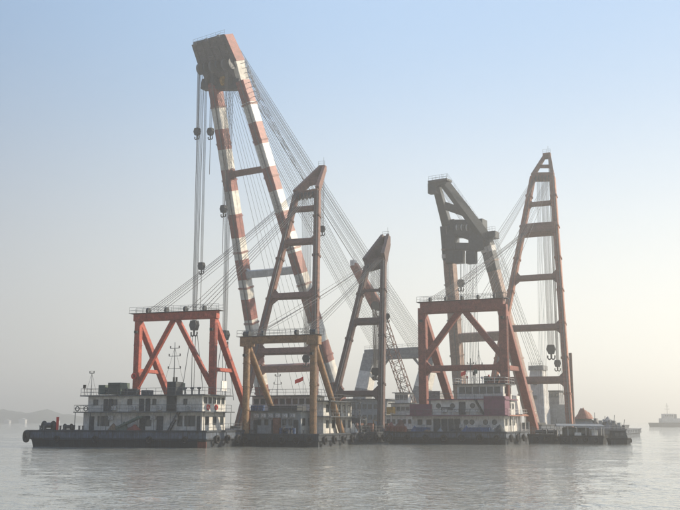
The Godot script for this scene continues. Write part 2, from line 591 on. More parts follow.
func gantry(root: Node3D, z: float, post_l: Array, post_r: Array, top_l: float, top_r: float, feet_z: float, foot_px: Array, foot_y: float, mat: Material, o := {}) -> Node3D:
	# post_*: [px]; top_*: photograph row of the post's top; feet_z: local z of the raked legs' feet
	var g := node("gantry", root)
	var w: float = o.get("w", 1.0)
	var rnd: bool = o.get("round", false)
	var sec: Array = sec_round(w * 0.5, 14) if rnd else sec_box(w, w)
	var tl := RZ(post_l[0], top_l, z)
	var tr := RZ(post_r[0], top_r, z)
	var base: float = o.get("base", foot_y)
	tr.y = tl.y
	for t in [tl, tr]:
		var st := S()
		sweep(st, Vector3(t.x, base, z), t, sec, Vector3(0, 0, 1), 1.0, 1.0, 3, rnd)
		var po := part("post", st, mat, g)
		for k in range(1, 4):
			var fl := S()
			var yy: float = lerp(base, t.y, k / 4.0)
			sweep(fl, Vector3(t.x, yy - 0.07, z), Vector3(t.x, yy + 0.07, z), sec_round(w * 0.58, 14) if rnd else sec_box(w * 1.1, w * 1.1), Vector3(0, 0, 1))
			part("flange", fl, mat, po)
		var lampp := S()
		box(lampp, Vector3(t.x - 0.25, t.y - 2.6, z + w * 0.5), Vector3(t.x + 0.25, t.y - 2.2, z + w * 0.5 + 0.5), 0.05)
		part("floodlight", lampp, M.dark, po)
	var bt := S()
	var th: float = o.get("beam", 1.4)
	var ov: float = o.get("over", 0.7)
	bar(bt, tl + Vector3(-ov, 0, 0), tr + Vector3(ov, 0, 0), w * 1.15, th)
	var tb := part("top_beam", bt, mat, g)
	for k in range(1, 8):
		var ws := S()
		var c := tl.lerp(tr, k / 8.0)
		bar(ws, c + Vector3(0, -th * 0.42, w * 0.575 + 0.03), c + Vector3(0, th * 0.42, w * 0.575 + 0.03), 0.09, 0.09)
		part("web_stiffener", ws, mat, tb)
	var i := 0
	for t in [tl, tr]:
		var foot := hit(foot_px[i], 430.0, Vector3(0, 0, 1), feet_z)
		foot.y = foot_y
		var st := S()
		var a: Vector3 = t + Vector3(0, -th * 0.55, -w * 0.2)
		sweep(st, foot, a, sec, Vector3(1, 0, 0), 0.95, 0.95, 3, rnd)
		part("raked_leg", st, mat, g)
		var yy: float = o.get("tie_y", 0.0)
		if yy > 0.0:
			var k := (yy - foot.y) / (a.y - foot.y)
			var s2 := S()
			bar(s2, Vector3(t.x, yy, z), foot.lerp(a, k), w * 0.6, w * 0.6)
			part("tie_beam", s2, mat, g)
		i += 1
	if o.has("brace_y"):
		var m := (tl + tr) * 0.5 + Vector3(0, -th * 0.4, 0)
		for t in [tl, tr]:
			var s3 := S()
			var sx: float = sign(t.x - m.x)
			sweep(s3, m + Vector3(sx * w * 0.35, 0, 0), Vector3(t.x - sx * w * 0.2, o.brace_y, z), sec, Vector3(0, 0, 1), 0.72, 0.72, 3, rnd)
			part("brace", s3, mat, g)
	if o.has("cross_y"):
		var s4 := S()
		bar(s4, Vector3(tl.x, o.cross_y, z), Vector3(tr.x, o.cross_y, z), w * 0.7, w * 0.7)
		part("cross_beam", s4, mat, g)
		if o.has("knee"):
			for t in [tl, tr]:
				var sx: float = -sign(t.x - (tl.x + tr.x) * 0.5)
				for sg in [-1.0, 1.0]:
					var s5 := S()
					var q := Vector3(t.x + sx * w * 0.3, o.cross_y, z)
					rings(s5, [q + Vector3(0, sg * 1.6, -w * 0.22), q + Vector3(sx * 1.6, 0, -w * 0.22), q + Vector3(0, 0, -w * 0.22)], [q + Vector3(0, sg * 1.6, w * 0.22), q + Vector3(sx * 1.6, 0, w * 0.22), q + Vector3(0, 0, w * 0.22)])
					part("knee_plate", s5, mat, g)
	# walkway rail and sheaves on the beam
	railing(g, [tl + Vector3(-ov - 0.6, th * 0.5, 0.9), tr + Vector3(ov + 0.6, th * 0.5, 0.9)], "steel", 1.0, 1.3)
	railing(g, [tl + Vector3(-ov - 0.6, th * 0.5, -0.9), tr + Vector3(ov + 0.6, th * 0.5, -0.9)], "steel", 1.0, 1.3)
	slab(g, "walkway", tl.x - ov - 0.7, tr.x + ov + 0.7, z + 1.0, z - 1.0, tl.y + th * 0.5, 0.06, M.steel)
	for k in int(o.get("sheaves", 4)):
		var s6 := S(true)
		var c := tl.lerp(tr, (k + 0.5) / float(o.get("sheaves", 4))) + Vector3(0, th * 0.5 + 0.45, 0)
		tube(s6, c + Vector3(-0.18, 0, 0), c + Vector3(0.18, 0, 0), 0.5, 14)
		part("sheave", s6, M.machine, g)
	# ladder on the right-hand post
	ladder(g, Vector3(tr.x + w * 0.5 + 0.12, base, z + 0.25), Vector3(tr.x + w * 0.5 + 0.12, tr.y - th, z + 0.25), Vector3(0, 0, 1))
	g.set_meta("tl", tl); g.set_meta("tr", tr)
	return g

func ladder(parent: Node, a: Vector3, b: Vector3, side: Vector3, wd := 0.5, step := 0.6):
	var st := S()
	for s in [-0.5, 0.5]: sweep(st, a + side * wd * s, b + side * wd * s, sec_round(0.035, 4), Vector3.RIGHT)
	var n := int(a.distance_to(b) / step)
	for i in n:
		var p := a.lerp(b, (i + 0.5) / n)
		sweep(st, p - side * wd * 0.5, p + side * wd * 0.5, sec_round(0.025, 4))
	part("ladder", st, M.steel, parent)

func rope(parent: Node, a: Vector3, b: Vector3, r := 0.035, called := "stay_cable", sag := 0.0):
	var st := S(true)
	var n := 1 if sag == 0.0 else 8
	var last := a
	for i in n:
		var t := (i + 1.0) / n
		var p := a.lerp(b, t) - Vector3.UP * sag * 4.0 * t * (1.0 - t)
		sweep(st, last, p, sec_round(r, 5), Vector3.UP, 1, 1, 0, true)
		last = p
	part(called, st, M.rope, parent)

func bundle(parent: Node, a0: Vector3, a1: Vector3, b0: Vector3, b1: Vector3, n: int, r := 0.035, called := "stay_cable", sag := 0.0):
	for i in n:
		var t := (i + 0.5) / n + rng.randf_range(-0.12, 0.12) / n
		rope(parent, a0.lerp(a1, t), b0.lerp(b1, t), r * rng.randf_range(0.8, 1.3), called, (0.5 if called == "stay_cable" else sag) * rng.randf_range(0.4, 1.6))

func hook_block(parent: Node, c: Vector3, s := 1.0):
	# sheave block with cheek plates, and a double hook under it; c is the top
	var h := node("hook_block", parent)
	var a := S()
	for k in [-0.42, -0.14, 0.14, 0.42]:
		var q := c + Vector3(0, 0, k * s)
		rings(a, [q + Vector3(-0.55, 0, -0.04) * s, q + Vector3(0.55, 0, -0.04) * s, q + Vector3(0.8, -0.8, -0.04) * s, q + Vector3(0.45, -1.7, -0.04) * s, q + Vector3(-0.45, -1.7, -0.04) * s, q + Vector3(-0.8, -0.8, -0.04) * s],
			[q + Vector3(-0.55, 0, 0.04) * s, q + Vector3(0.55, 0, 0.04) * s, q + Vector3(0.8, -0.8, 0.04) * s, q + Vector3(0.45, -1.7, 0.04) * s, q + Vector3(-0.45, -1.7, 0.04) * s, q + Vector3(-0.8, -0.8, 0.04) * s])
	part("cheek_plate", a, M.machine, h)
	for k in [-0.28, 0.0, 0.28]:
		var b := S(true)
		tube(b, c + Vector3(0, -0.8, k - 0.08) * s, c + Vector3(0, -0.8, k + 0.08) * s, 0.68 * s, 16)
		part("sheave", b, M.steel, h)
	var d := S(true)
	tube(d, c + Vector3(0, -1.6, 0) * s, c + Vector3(0, -2.3, 0) * s, 0.18 * s)
	for sx in [-1.0, 1.0]:
		var last := c + Vector3(0, -2.2, 0) * s
		for i in 8:
			var an := PI * (i + 1) / 8.0 * 1.15
			var p := c + Vector3(sx * (0.34 - 0.34 * cos(an)), -2.2 - 0.5 * sin(an), 0) * s
			tube(d, last, p, 0.13 * s, 8)
			last = p
	part("hook", d, M.machine, h)

func boom(root: Node3D, n: Vector3, off: float, ll: Array, lr: Array, deck: float, mat: Material, o := {}) -> Node3D:
	# a two-legged boom in the local plane n.p = off; ll, lr: [px, py, px, py] along each leg, top first
	var g := node("boom", root)
	var w: float = o.get("w", 1.2)
	var tops := []
	var feet := []
	for q in [ll, lr]:
		var a := hit(q[0], q[1], n, off)
		var b := hit(q[2], q[3], n, off)
		var k := (deck - a.y) / (b.y - a.y)
		tops.append(a); feet.append(a.lerp(b, k))
	var lift := n.normalized()
	for i in 2:
		var lg: Node3D
		if o.has("bands"):
			lg = node("leg", g)
			var L: float = tops[i].distance_to(feet[i])
			var m := int(round(L / float(o.bands)))
			for k in m:
				var st := S()
				var ja: float = 0.0 if k == 0 else 0.09 * sin(k * 7.3 + i * 2.1)
				var jb: float = 0.0 if k == m - 1 else 0.09 * sin((k + 1) * 7.3 + i * 2.1)
				var a: Vector3 = tops[i].lerp(feet[i], (k + ja) / m)
				var b: Vector3 = tops[i].lerp(feet[i], (k + 1 + jb) / m)
				sweep(st, a, b, sec_box(w, w * 1.25), lift, 1, 1, 1 if k == 0 else (2 if k == m - 1 else 0))
				part("red_band" if k % 2 == 0 else "white_band", st, M.bandred if k % 2 == 0 else M.bandwhite, lg)
		else:
			var st := S()
			var rnd: bool = o.get("round", false)
			var sec: Array = sec_round(w * 0.5, 14) if rnd else sec_box(w, w * 1.1)
			var split: float = o.get("split", 0.0)
			if split > 0.0:
				var mm: Vector3 = tops[i].lerp(feet[i], split)
				sweep(st, mm, feet[i], sec, lift, 1.0, 1.0, 2, rnd)
				part("leg", st, o.low, g)
				var s2 := S()
				sweep(s2, tops[i], mm, sec, lift, 1.06, 1.06, 3, rnd)
				part("leg_head", s2, mat, g)
			else:
				sweep(st, tops[i], feet[i], sec, lift, 0.9, 1.0, 3, rnd)
				part("leg", st, mat, g)
	# bolted section flanges, weld stiffeners and a cable tray
	var rn: bool = o.get("round", false)
	for i in 2:
		var dl: Vector3 = (feet[i] - tops[i])
		var nf := int(dl.length() / 9.0)
		for k in range(1, nf + 1):
			var st := S()
			var c: Vector3 = tops[i] + dl * (k - 0.35) / (nf + 0.6)
			var u := dl.normalized() * 0.09
			for e in [-1.4, 1.4]:
				sweep(st, c + u * (e - 0.8), c + u * (e + 0.8), sec_box(w * 1.16, w * (1.41 if o.has("bands") else 1.28)), lift)
			part("flange", st, M.bandred if o.has("bands") else (o.get("low", mat)), g)
		var ct := S()
		bar(ct, tops[i] + lift * w * (0.7 if o.has("bands") else 0.62) + Vector3(w * 0.18, 0, 0), feet[i] + lift * w * (0.7 if o.has("bands") else 0.62) + Vector3(w * 0.18, 0, 0), 0.22, 0.12)
		part("cable_tray", ct, M.steel, g)
	# hinge brackets at the feet
	for f in feet:
		var st := S()
		box(st, f + Vector3(-w * 0.9, -0.6, -w), f + Vector3(w * 0.9, 0.5, w), 0.1)
		part("hinge_bracket", st, M.machine, g)
	for c in o.get("cross", []):
		# c: [photograph row on the left leg, thickness]
		var t: float = inverse_lerp(float(ll[1]), float(ll[3]), float(c[0]))
		var pa := hit(lerp(float(ll[0]), float(ll[2]), t), c[0], n, off)
		var k: float = (pa.y - tops[0].y) / (feet[0].y - tops[0].y)
		var pb: Vector3 = tops[1].lerp(feet[1], (pa.y - tops[1].y) / (feet[1].y - tops[1].y))
		var st := S()
		sweep(st, pa, pb, sec_box(c[1], c[1]), lift)
		var cm: Material = o.get("cross_mat", mat)
		if c.size() > 2: cm = c[2]
		part("cross_beam", st, cm, g)
		# gusset plates in the corners
		var dx: Vector3 = (pb - pa).normalized()
		var dl: Vector3 = (feet[0] - tops[0]).normalized()
		var dr: Vector3 = (feet[1] - tops[1]).normalized()
		var gs: float = min(1.9, pa.distance_to(pb) * 0.2)
		for e in [[pa, dx, dl], [pb, -dx, dr]]:
			for sg in [-1.0, 1.0]:
				var s2 := S()
				var q: Vector3 = e[0] + e[1] * w * 0.3
				var tri := [q, q + e[1] * gs, q + e[2] * gs * sg]
				var ra := []
				var rb := []
				for p in tri:
					ra.append(p - lift * c[1] * 0.28); rb.append(p + lift * c[1] * 0.28)
				rings(s2, ra, rb)
				part("gusset", s2, cm, g)
	g.set_meta("tops", tops); g.set_meta("feet", feet)
	# ladder up the right leg
	ladder(g, feet[1] + lift * w * 0.75, tops[1] + lift * w * 0.75, Vector3.RIGHT, 0.5, 0.7)
	return g

func nose(g: Node3D, tip_px: Array, fwd: float, mat: Material, tipw := 0.8, o := {}):
	# two deep chords from the leg tops to a narrow sheave nose in front of them
	var tops: Array = g.get_meta("tops")
	var tp := hit(tip_px[0], tip_px[1], Vector3(0, 0, 1), (tops[0].z + tops[1].z) * 0.5 + fwd)
	var depth: float = o.get("depth", 1.5)
	var h := node("boom_head", g)
	for i in 2:
		var st := S()
		var sx := -0.5 if i == 0 else 0.5
		sweep(st, tops[i] + Vector3(0, 0.4, 0), tp + Vector3(sx * tipw, 0, 0), sec_box(o.get("w", 0.8), depth), Vector3(0, 0, 1) if abs(fwd) < 1.0 else Vector3.UP, 1.0, 0.8)
		part("chord", st, mat, h)
	var hb := S()
	bar(hb, tops[0] + Vector3(-0.3, 0, 0), tops[1] + Vector3(0.3, 0, 0), o.get("bw", 1.2), o.get("bh", 1.4))
	part("head_beam", hb, mat, h)
	# cross plate under the chords and sheaves at the tip
	var mid := []
	for i in 2: mid.append((tops[i] as Vector3).lerp(tp, 0.5))
	var cb := S()
	bar(cb, mid[0], mid[1], 0.5, depth * 0.8)
	part("cross_beam", cb, mat, h)
	for k in 3:
		var s := S(true)
		var c := tp + Vector3((k - 1) * 0.35, -0.1, 0)
		tube(s, c + Vector3(-0.1, 0, 0), c + Vector3(0.1, 0, 0), 0.75, 16)
		part("sheave", s, M.machine, h)
	var cap := S()
	box(cap, tp + Vector3(-tipw * 0.8, -0.5, -0.7), tp + Vector3(tipw * 0.8, 0.7, 0.7), 0.1)
	part("tip_box", cap, mat, h)
	railing(h, [tp + Vector3(-tipw * 0.8, 0.7, 0.6), tp + Vector3(tipw * 0.8, 0.7, 0.6)], "steel", 0.9, 0.8)
	var an := S()
	sweep(an, tp + Vector3(0.3, 0.7, 0), tp + Vector3(0.3, 2.6, 0), sec_round(0.03, 4), Vector3(0, 0, 1))
	part("antenna", an, M.steel, h)
	for i in 5:
		var s := S(true)
		var c: Vector3 = (tops[0] as Vector3).lerp(tops[1], (i + 1) / 6.0) + Vector3(0, -0.4, 0.2)
		tube(s, c + Vector3(-0.12, 0, 0), c + Vector3(0.12, 0, 0), 0.8, 16)
		part("sheave", s, M.machine, h)
	g.set_meta("tip", tp)

func mast(parent: Node, b: Vector3, hgt: float, yards: Array, r := 0.09):
	var m := node("mast", parent)
	var st := S(true)
	tube(st, b, b + Vector3.UP * hgt, r, 8, 0.6)
	part("pole", st, M.trim, m)
	for y in yards:
		var s := S()
		bar(s, b + Vector3(-y[1], y[0], 0), b + Vector3(y[1], y[0], 0), 0.07)
		part("yard", s, M.trim, m)
		for e in [-1.0, 1.0]:
			var l := S(true)
			tube(l, b + Vector3(e * y[1] * 0.95, y[0], 0), b + Vector3(e * y[1] * 0.95, y[0] + 0.35, 0), 0.09, 8)
			part("lantern", l, M.dark, m)
	for e in [-1.0, 1.0]:
		rope(m, b + Vector3.UP * hgt * 0.9, b + Vector3(e * hgt * 0.28, 0, 0), 0.02, "shroud")

func flag(parent: Node, b: Vector3, hgt: float, w := 1.0):
	var f := node("flag", parent)
	var st := S(true)
	tube(st, b, b + Vector3.UP * hgt, 0.03, 6)
	part("staff", st, M.steel, f)
	var c := S(true)
	var n := 6
	for i in n:
		for sgn in [-1.0]:
			var a0 := Vector3(-w * i / n, hgt - 0.05 - 0.35 * i / n * w, 0.1 * sin(i * 1.4))
			var a1 := Vector3(-w * (i + 1) / n, hgt - 0.05 - 0.35 * (i + 1) / n * w, 0.1 * sin((i + 1) * 1.4))
			var dn := Vector3(0, -0.68, 0)
			face(c, [b + a0, b + a1, b + a1 + dn, b + a0 + dn], b + Vector3(0, hgt * 0.5, sgn * 50.0))
	part("cloth", c, M.flag, f)

func wall_unit(parent: Node, c: Vector3):
	# split-type cooling unit on brackets
	var u := S()
	box(u, c + Vector3(-0.42, 0, 0.06), c + Vector3(0.42, 0.6, 0.42), 0.04)
	var o := part("cooling_unit", u, M.palegrey, parent)
	var f := S(true)
	torus(f, c + Vector3(-0.1, 0.3, 0.42), Vector3(0, 0, 1), 0.2, 0.025, 12, 5)
	part("fan_ring", f, M.trim, o)

func px_rect(px0: float, py0: float, px1: float, py1: float, z: float) -> Array:
	var a := RZ(px0, py1, z)
	var b := RZ(px1, py0, z)
	return [a.x, b.x, a.y, b.y]

func box_px(parent: Node, called: String, px0: float, py0: float, px1: float, py1: float, z: float, dep: float, m: Material) -> MeshInstance3D:
	var r := px_rect(px0, py0, px1, py1, z)
	var st := S()
	box(st, Vector3(r[0], r[2], z - dep), Vector3(r[1], r[3], z), 0.06)
	return part(called, st, m, parent)

# ------------------------------------------------------------------ floating crane with the orange gantry
func build_crane_one():
	var r := thing("floating_crane", H(117, 0, 145), -20, "floating crane with bright orange-red gantry, brown boom and two-storey grey deckhouse", "crane ship", "floating cranes moored together")
	var dk := 2.5
	var x0 := RZ(27, 432, 0).x
	var x1 := RZ(206, 432, 0).x
	var hl := hull(r, x0, x1, 0, -52, dk)
	tyre(hl, Vector3(x0 + 0.1, 1.55, 0.25), Vector3(-0.5, 0, 0.85), 0.72)
	for px in [58.0, 96.0, 150.0, 186.0]: tyre(hl, Vector3(RZ(px, 437, 0).x, 1.15, 0.3), Vector3(0, 0, 1), 0.42)
	for z in [-3.0, -6.5, -10.0, -14.0, -18.0]: tyre(hl, Vector3(x1 + 0.3, 1.2, z), Vector3(1, 0, 0), 0.5)
	var patch := S()
	box(patch, Vector3(x1 - 1.5, 0.05, -0.5), Vector3(x1 - 0.12, 0.9, -0.28), 0.02)
	part("draught_plate", patch, M.hullred, hl)
	# mooring gear on the open deck at the port end
	for px in [42.0, 62.0, 81.0]: bollard(r, Vector3(RZ(px, 430, -0.9).x, dk - 0.02, -0.9), 1.0)
	winch(r, Vector3(RZ(48.5, 430, -2.4).x, dk - 0.02, -2.4), 1.15)
	winch(r, Vector3(RZ(68, 430, -2.2).x, dk - 0.02, -2.2), 0.8)
	var post := S()
	box(post, Vector3(RZ(56, 430, -1.6).x, dk - 0.02, -1.8), Vector3(RZ(58, 430, -1.6).x, RZ(57, 417, -1.6).y, -1.5), 0.04)
	part("red_marker_post", post, M.red, r)
	# lower and upper storeys
	var zf := -2.2
	var lx0 := RZ(83, 420, zf).x
	var lx1 := RZ(202, 420, zf).x
	var ux0 := RZ(88, 402, zf).x
	var y1 := 5.15
	var y2 := 7.65
	var back := zf - 7.6
	var low := storey(r, "lower_deckhouse", lx0, lx1, zf, back, dk - 0.02, y1, M.cabin, 1.1)
	var up := storey(r, "upper_deckhouse", ux0, lx1, zf, back, y1 + 0.162, y2, M.cabin, 0.9)
	for q in [[89.5, 94], [140, 145], [157, 163], [196.5, 200]]:
		var a := px_rect(q[0], 416, q[1], 430, zf)
		door_z(low, a[0], a[1], dk, 4.55, zf, M.trim)
	for q in [[98, 103], [104, 109], [146, 151], [178, 182], [185, 189], [190, 195]]:
		var a := px_rect(q[0], 416.5, q[1], 424, zf)
		window_z(low, a[0], a[1], 3.2, 4.6, zf)
	for q in [[94, 98], [113, 117], [128, 132], [153, 156], [184, 187]]:
		var a := px_rect(q[0], 399, q[1], 403, zf)
		window_z(up, a[0], a[1], 6.35, 7.1, zf)
	for q in [[104, 108], [109, 112.5], [139.5, 144], [146, 150]]:
		var a := px_rect(q[0], 398, q[1], 410, zf)
		door_z(up, a[0], a[1], y1 + 0.2, 7.15, zf, M.trim)
	for px in [115.0, 134.0, 160.0, 190.0]: wall_unit(up, Vector3(RZ(px, 408, zf).x, 5.55, zf))
	for px in [112.0, 154.0, 176.0]: wall_unit(low, Vector3(RZ(px, 416, zf).x, 4.1, zf))
	for px in [101.0, 136.5, 165.0, 197.0]:
		var dp := S(true)
		var x := RZ(px, 408, zf).x
		tube(dp, Vector3(x, dk, zf + 0.07), Vector3(x, y1, zf + 0.07), 0.05, 6)
		part("drain_pipe", dp, M.cabin, low)
	# starboard side, which the sun reaches
	var nz := 5
	for i in nz:
		var za: float = zf - 0.55 - i * 1.42
		window_x(up, za - 0.75, za, 6.55, 7.35, lx1)
	for i in 3:
		var za: float = zf - 1.1 - i * 2.4
		window_x(low, za - 0.9, za, 3.4, 4.5, lx1)
	for i in 2:
		var ring := S(true)
		torus(ring, Vector3(lx1 + 0.08, 5.95, zf - 1.7 - i * 2.6), Vector3(1, 0, 0), 0.36, 0.09, 14, 6)
		part("life_ring", ring, M.red, up)
	# rails
	railing(low, [Vector3(lx0 - 1.0, y1 + 0.16, back), Vector3(lx0 - 1.0, y1 + 0.16, zf + 1.0), Vector3(lx1 + 1.0, y1 + 0.16, zf + 1.0), Vector3(lx1 + 1.0, y1 + 0.16, back)])
	railing(up, [Vector3(ux0 - 0.8, y2 + 0.16, back), Vector3(ux0 - 0.8, y2 + 0.16, zf + 0.8), Vector3(lx1 + 0.8, y2 + 0.16, zf + 0.8), Vector3(lx1 + 0.8, y2 + 0.16, back)])
	railing(r, [Vector3(x1 - 0.25, dk, -1.0), Vector3(x1 - 0.25, dk, -36.0)])
	var ring2 := S(true)
	torus(ring2, Vector3(RZ(77.5, 410, zf + 1.05).x, 5.75, zf + 1.1), Vector3(0, 0, 1), 0.34, 0.08, 14, 6)
	part("life_ring", ring2, M.trim, low)
	ring2 = S(true)
	torus(ring2, Vector3(RZ(86, 410, zf + 1.05).x, 5.75, zf + 1.1), Vector3(0, 0, 1), 0.34, 0.08, 14, 6)
	part("life_ring", ring2, M.trim, low)
	# stanchions under the oversailing decks
	var feet := []
	for i in 9: feet.append(Vector2(lerp(lx0 - 0.8, lx1 + 0.8, i / 8.0), zf + 0.95))
	for z in [zf - 2.0, zf - 5.0, back]: feet.append(Vector2(lx1 + 0.95, z))
	for f in feet:
		var sn := S(true)
		tube(sn, Vector3(f.x, dk, f.y), Vector3(f.x, y1, f.y), 0.05, 6)
		part("stanchion", sn, M.trim, low)
	# stair between the decks
	var sa := Vector3(RZ(169, 430, zf + 0.5).x, dk, zf + 0.5)
	var sb := Vector3(RZ(179, 412, zf + 0.5).x, y1 + 0.1, zf + 0.5)
	var sr := S()
	for z in [-0.35, 0.35]: bar(sr, sa + Vector3(0, 0, z), sb + Vector3(0, 0, z), 0.08, 0.22)
	for i in 9: 
		var p := sa.lerp(sb, (i + 0.5) / 9.0)
		bar(sr, p + Vector3(0, 0, -0.34), p + Vector3(0, 0, 0.34), 0.2, 0.04)
	part("stair", sr, M.trim, low)
	# gangway leaning against the house front, and gear heaped by it
	var ga := Vector3(RZ(117, 428, zf + 1.3).x, dk + 0.35, zf + 1.3)
	var gb := Vector3(RZ(141, 415.5, zf + 1.3).x, 4.55, zf + 1.3)
	var gw := S()
	for z in [-0.4, 0.4]: bar(gw, ga + Vector3(0, 0, z), gb + Vector3(0, 0, z), 0.1, 0.3)
	for i in 14: bar(gw, ga.lerp(gb, (i + 0.5) / 14.0) + Vector3(0, 0, -0.4), ga.lerp(gb, (i + 0.5) / 14.0) + Vector3(0, 0, 0.4), 0.16, 0.05)
	part("gangway", gw, M.greenbox, r)
	heap("covered_gear", r, Vector3(RZ(113, 430, zf + 1.2).x, dk - 0.03, zf + 1.1), 0.9, 0.8, 1.1, M.wood, 3)
	heap("covered_gear", r, Vector3(RZ(122, 430, zf + 1.2).x, dk - 0.03, zf + 1.0), 1.2, 0.8, 1.2, M.greenbox, 6)
	heap("covered_gear", r, Vector3(RZ(133, 430, zf + 1.2).x, dk - 0.03, zf + 1.0), 1.3, 0.8, 1.0, M.redbrown, 9)
	# roof gear
	mast(up, Vector3(RZ(91, 395, zf - 1.5).x, y2 + 0.16, zf - 1.5), 3.9, [[3.5, 0.4]], 0.06)
	var ball := S(true)
	var bc := Vector3(RZ(84.5, 390, zf).x, y2 + 1.3, zf)
	tube(ball, bc - Vector3(0, 1.1, 0), bc, 0.05, 6)
	tube(ball, bc, bc + Vector3(0, 0.5, 0), 0.24, 10)
	part("searchlight", ball, M.dark, up)
	box_px(up, "air_handler", 98, 385, 105, 394.6, zf - 2.0, 1.6, M.greenbox)
	var ah := box_px(up, "air_handler", 107.5, 382.6, 121, 394.6, zf - 1.2, 2.6, M.greenbox)
	var lv := S()
	var lr := px_rect(108.3, 384, 120, 393, zf - 1.2)
	for i in 7: bar(lv, Vector3(lr[0], lerp(lr[2], lr[3], i / 6.0), zf - 1.16), Vector3(lr[1], lerp(lr[2], lr[3], i / 6.0), zf - 1.16), 0.1, 0.08)
	part("louvre", lv, M.machine, ah)
	box_px(up, "roof_locker", 124, 389, 134, 394.8, zf - 1.4, 1.8, M.machine)
	box_px(up, "roof_locker", 141, 390, 149, 394.8, zf - 2.4, 1.4, M.trim)
	var fn := box_px(up, "funnel", 166, 381.5, 176, 411, zf + 0.35, 2.2, M.machine)
	var fp := S(true)
	var fr := px_rect(166, 381.5, 176, 411, zf + 0.35)
	for k in [0.3, 0.6]: tube(fp, Vector3(lerp(fr[0], fr[1], k), fr[3], zf - 0.9), Vector3(lerp(fr[0], fr[1], k), fr[3] + 0.7, zf - 0.9), 0.16, 8)
	part("exhaust_pipe", fp, M.dark, fn)
	mast(up, Vector3(RZ(173.5, 395, zf - 1.6).x, y2 + 0.16, zf - 1.6), 8.0, [[4.0, 1.1], [5.9, 1.0], [7.1, 0.8]], 0.09)
	box_px(up, "vent_box", 178, 383, 182.5, 390, zf - 1.6, 0.9, M.greenbox)
	for px in [185.0, 192.0, 199.0]:
		var vt := S(true)
		var b := Vector3(RZ(px, 394, zf - 0.8).x, y2 + 0.16, zf - 0.8)
		tube(vt, b, b + Vector3(0, 0.8, 0), 0.13, 8)
		tube(vt, b + Vector3(0, 0.8, 0), b + Vector3(0, 1.05, 0), 0.28, 10)
		part("mushroom_vent", vt, M.trim, up)
	var sg := S()
	var sp := RX(224, 386, lx1 + 0.6)
	box(sg, sp + Vector3(-0.06, -0.75, -0.9), sp + Vector3(0.06, 0.75, 0.9), 0.01)
	part("white_board", sg, M.white, up)
	# gantry, boom and rigging
	var g := gantry(r, -10.6, [139], [214], 317.8, 315.5, -23.0, [182, 253], dk, M.orange, {"w": 1.0, "beam": 1.25, "brace_y": 9.4, "tie_y": 12.0, "base": dk, "over": 0.7})
	var lamp := S(true)
	torus(lamp, g.get_meta("tl") + Vector3(-0.1, -9.6, 0.75), Vector3(0, 0, 1), 0.38, 0.13)
	part("life_ring", lamp, M.red, g)
	var k := 0.30
	var b := boom(r, Vector3(0, k, 1), -40 + dk * k, [296, 196, 247, 392], [317.5, 192, 314, 406], dk, M.rustbrown, {"w": 1.25, "cross": [[210, 1.0], [243, 1.15], [297, 1.15], [352, 1.15]]})
	nose(b, [322.5, 169], -7.5, M.rustbrown, 0.9, {"depth": 2.0})
	var tops: Array = b.get_meta("tops")
	var tip: Vector3 = b.get_meta("tip")
	var tl: Vector3 = g.get_meta("tl")
	var tr: Vector3 = g.get_meta("tr")
	bundle(r, tl + Vector3(1.2, 1.0, 0), tl.lerp(tr, 0.35) + Vector3(0, 1.0, 0), tops[0] + Vector3(0, 1.2, 0), tops[0] + Vector3(1.8, 1.0, 0), 6, 0.04)
	bundle(r, tl.lerp(tr, 0.62) + Vector3(0, 1.0, 0), tr + Vector3(-0.5, 1.0, 0), tops[1] + Vector3(-2.2, 0.4, 0), tops[1] + Vector3(-0.3, 0.4, 0), 5, 0.04)
	var hb := Vector3(tip.x, hit(321, 226, Vector3(0, 0, 1), tip.z).y, tip.z)
	bundle(r, tip + Vector3(-0.7, -0.4, -0.4), tip + Vector3(0.7, -0.4, 0.4), hb + Vector3(-0.5, 0, -0.3), hb + Vector3(0.5, 0, 0.3), 6, 0.03, "hoist_rope")
	hook_block(r, hb, 0.8)
	var sm: Vector3 = (tops[0] + tops[1]) * 0.5 + Vector3(0, -0.8, -0.2)
	var h2 := Vector3(sm.x, hit(305, 355, Vector3(0, 0, 1), sm.z).y, sm.z)
	bundle(r, sm + Vector3(-1.6, 0, -0.6), sm + Vector3(1.6, 0, 0.6), h2 + Vector3(-0.6, 0, -0.4), h2 + Vector3(0.6, 0, 0.4), 12, 0.03, "hoist_rope")
	hook_block(r, h2, 0.9)

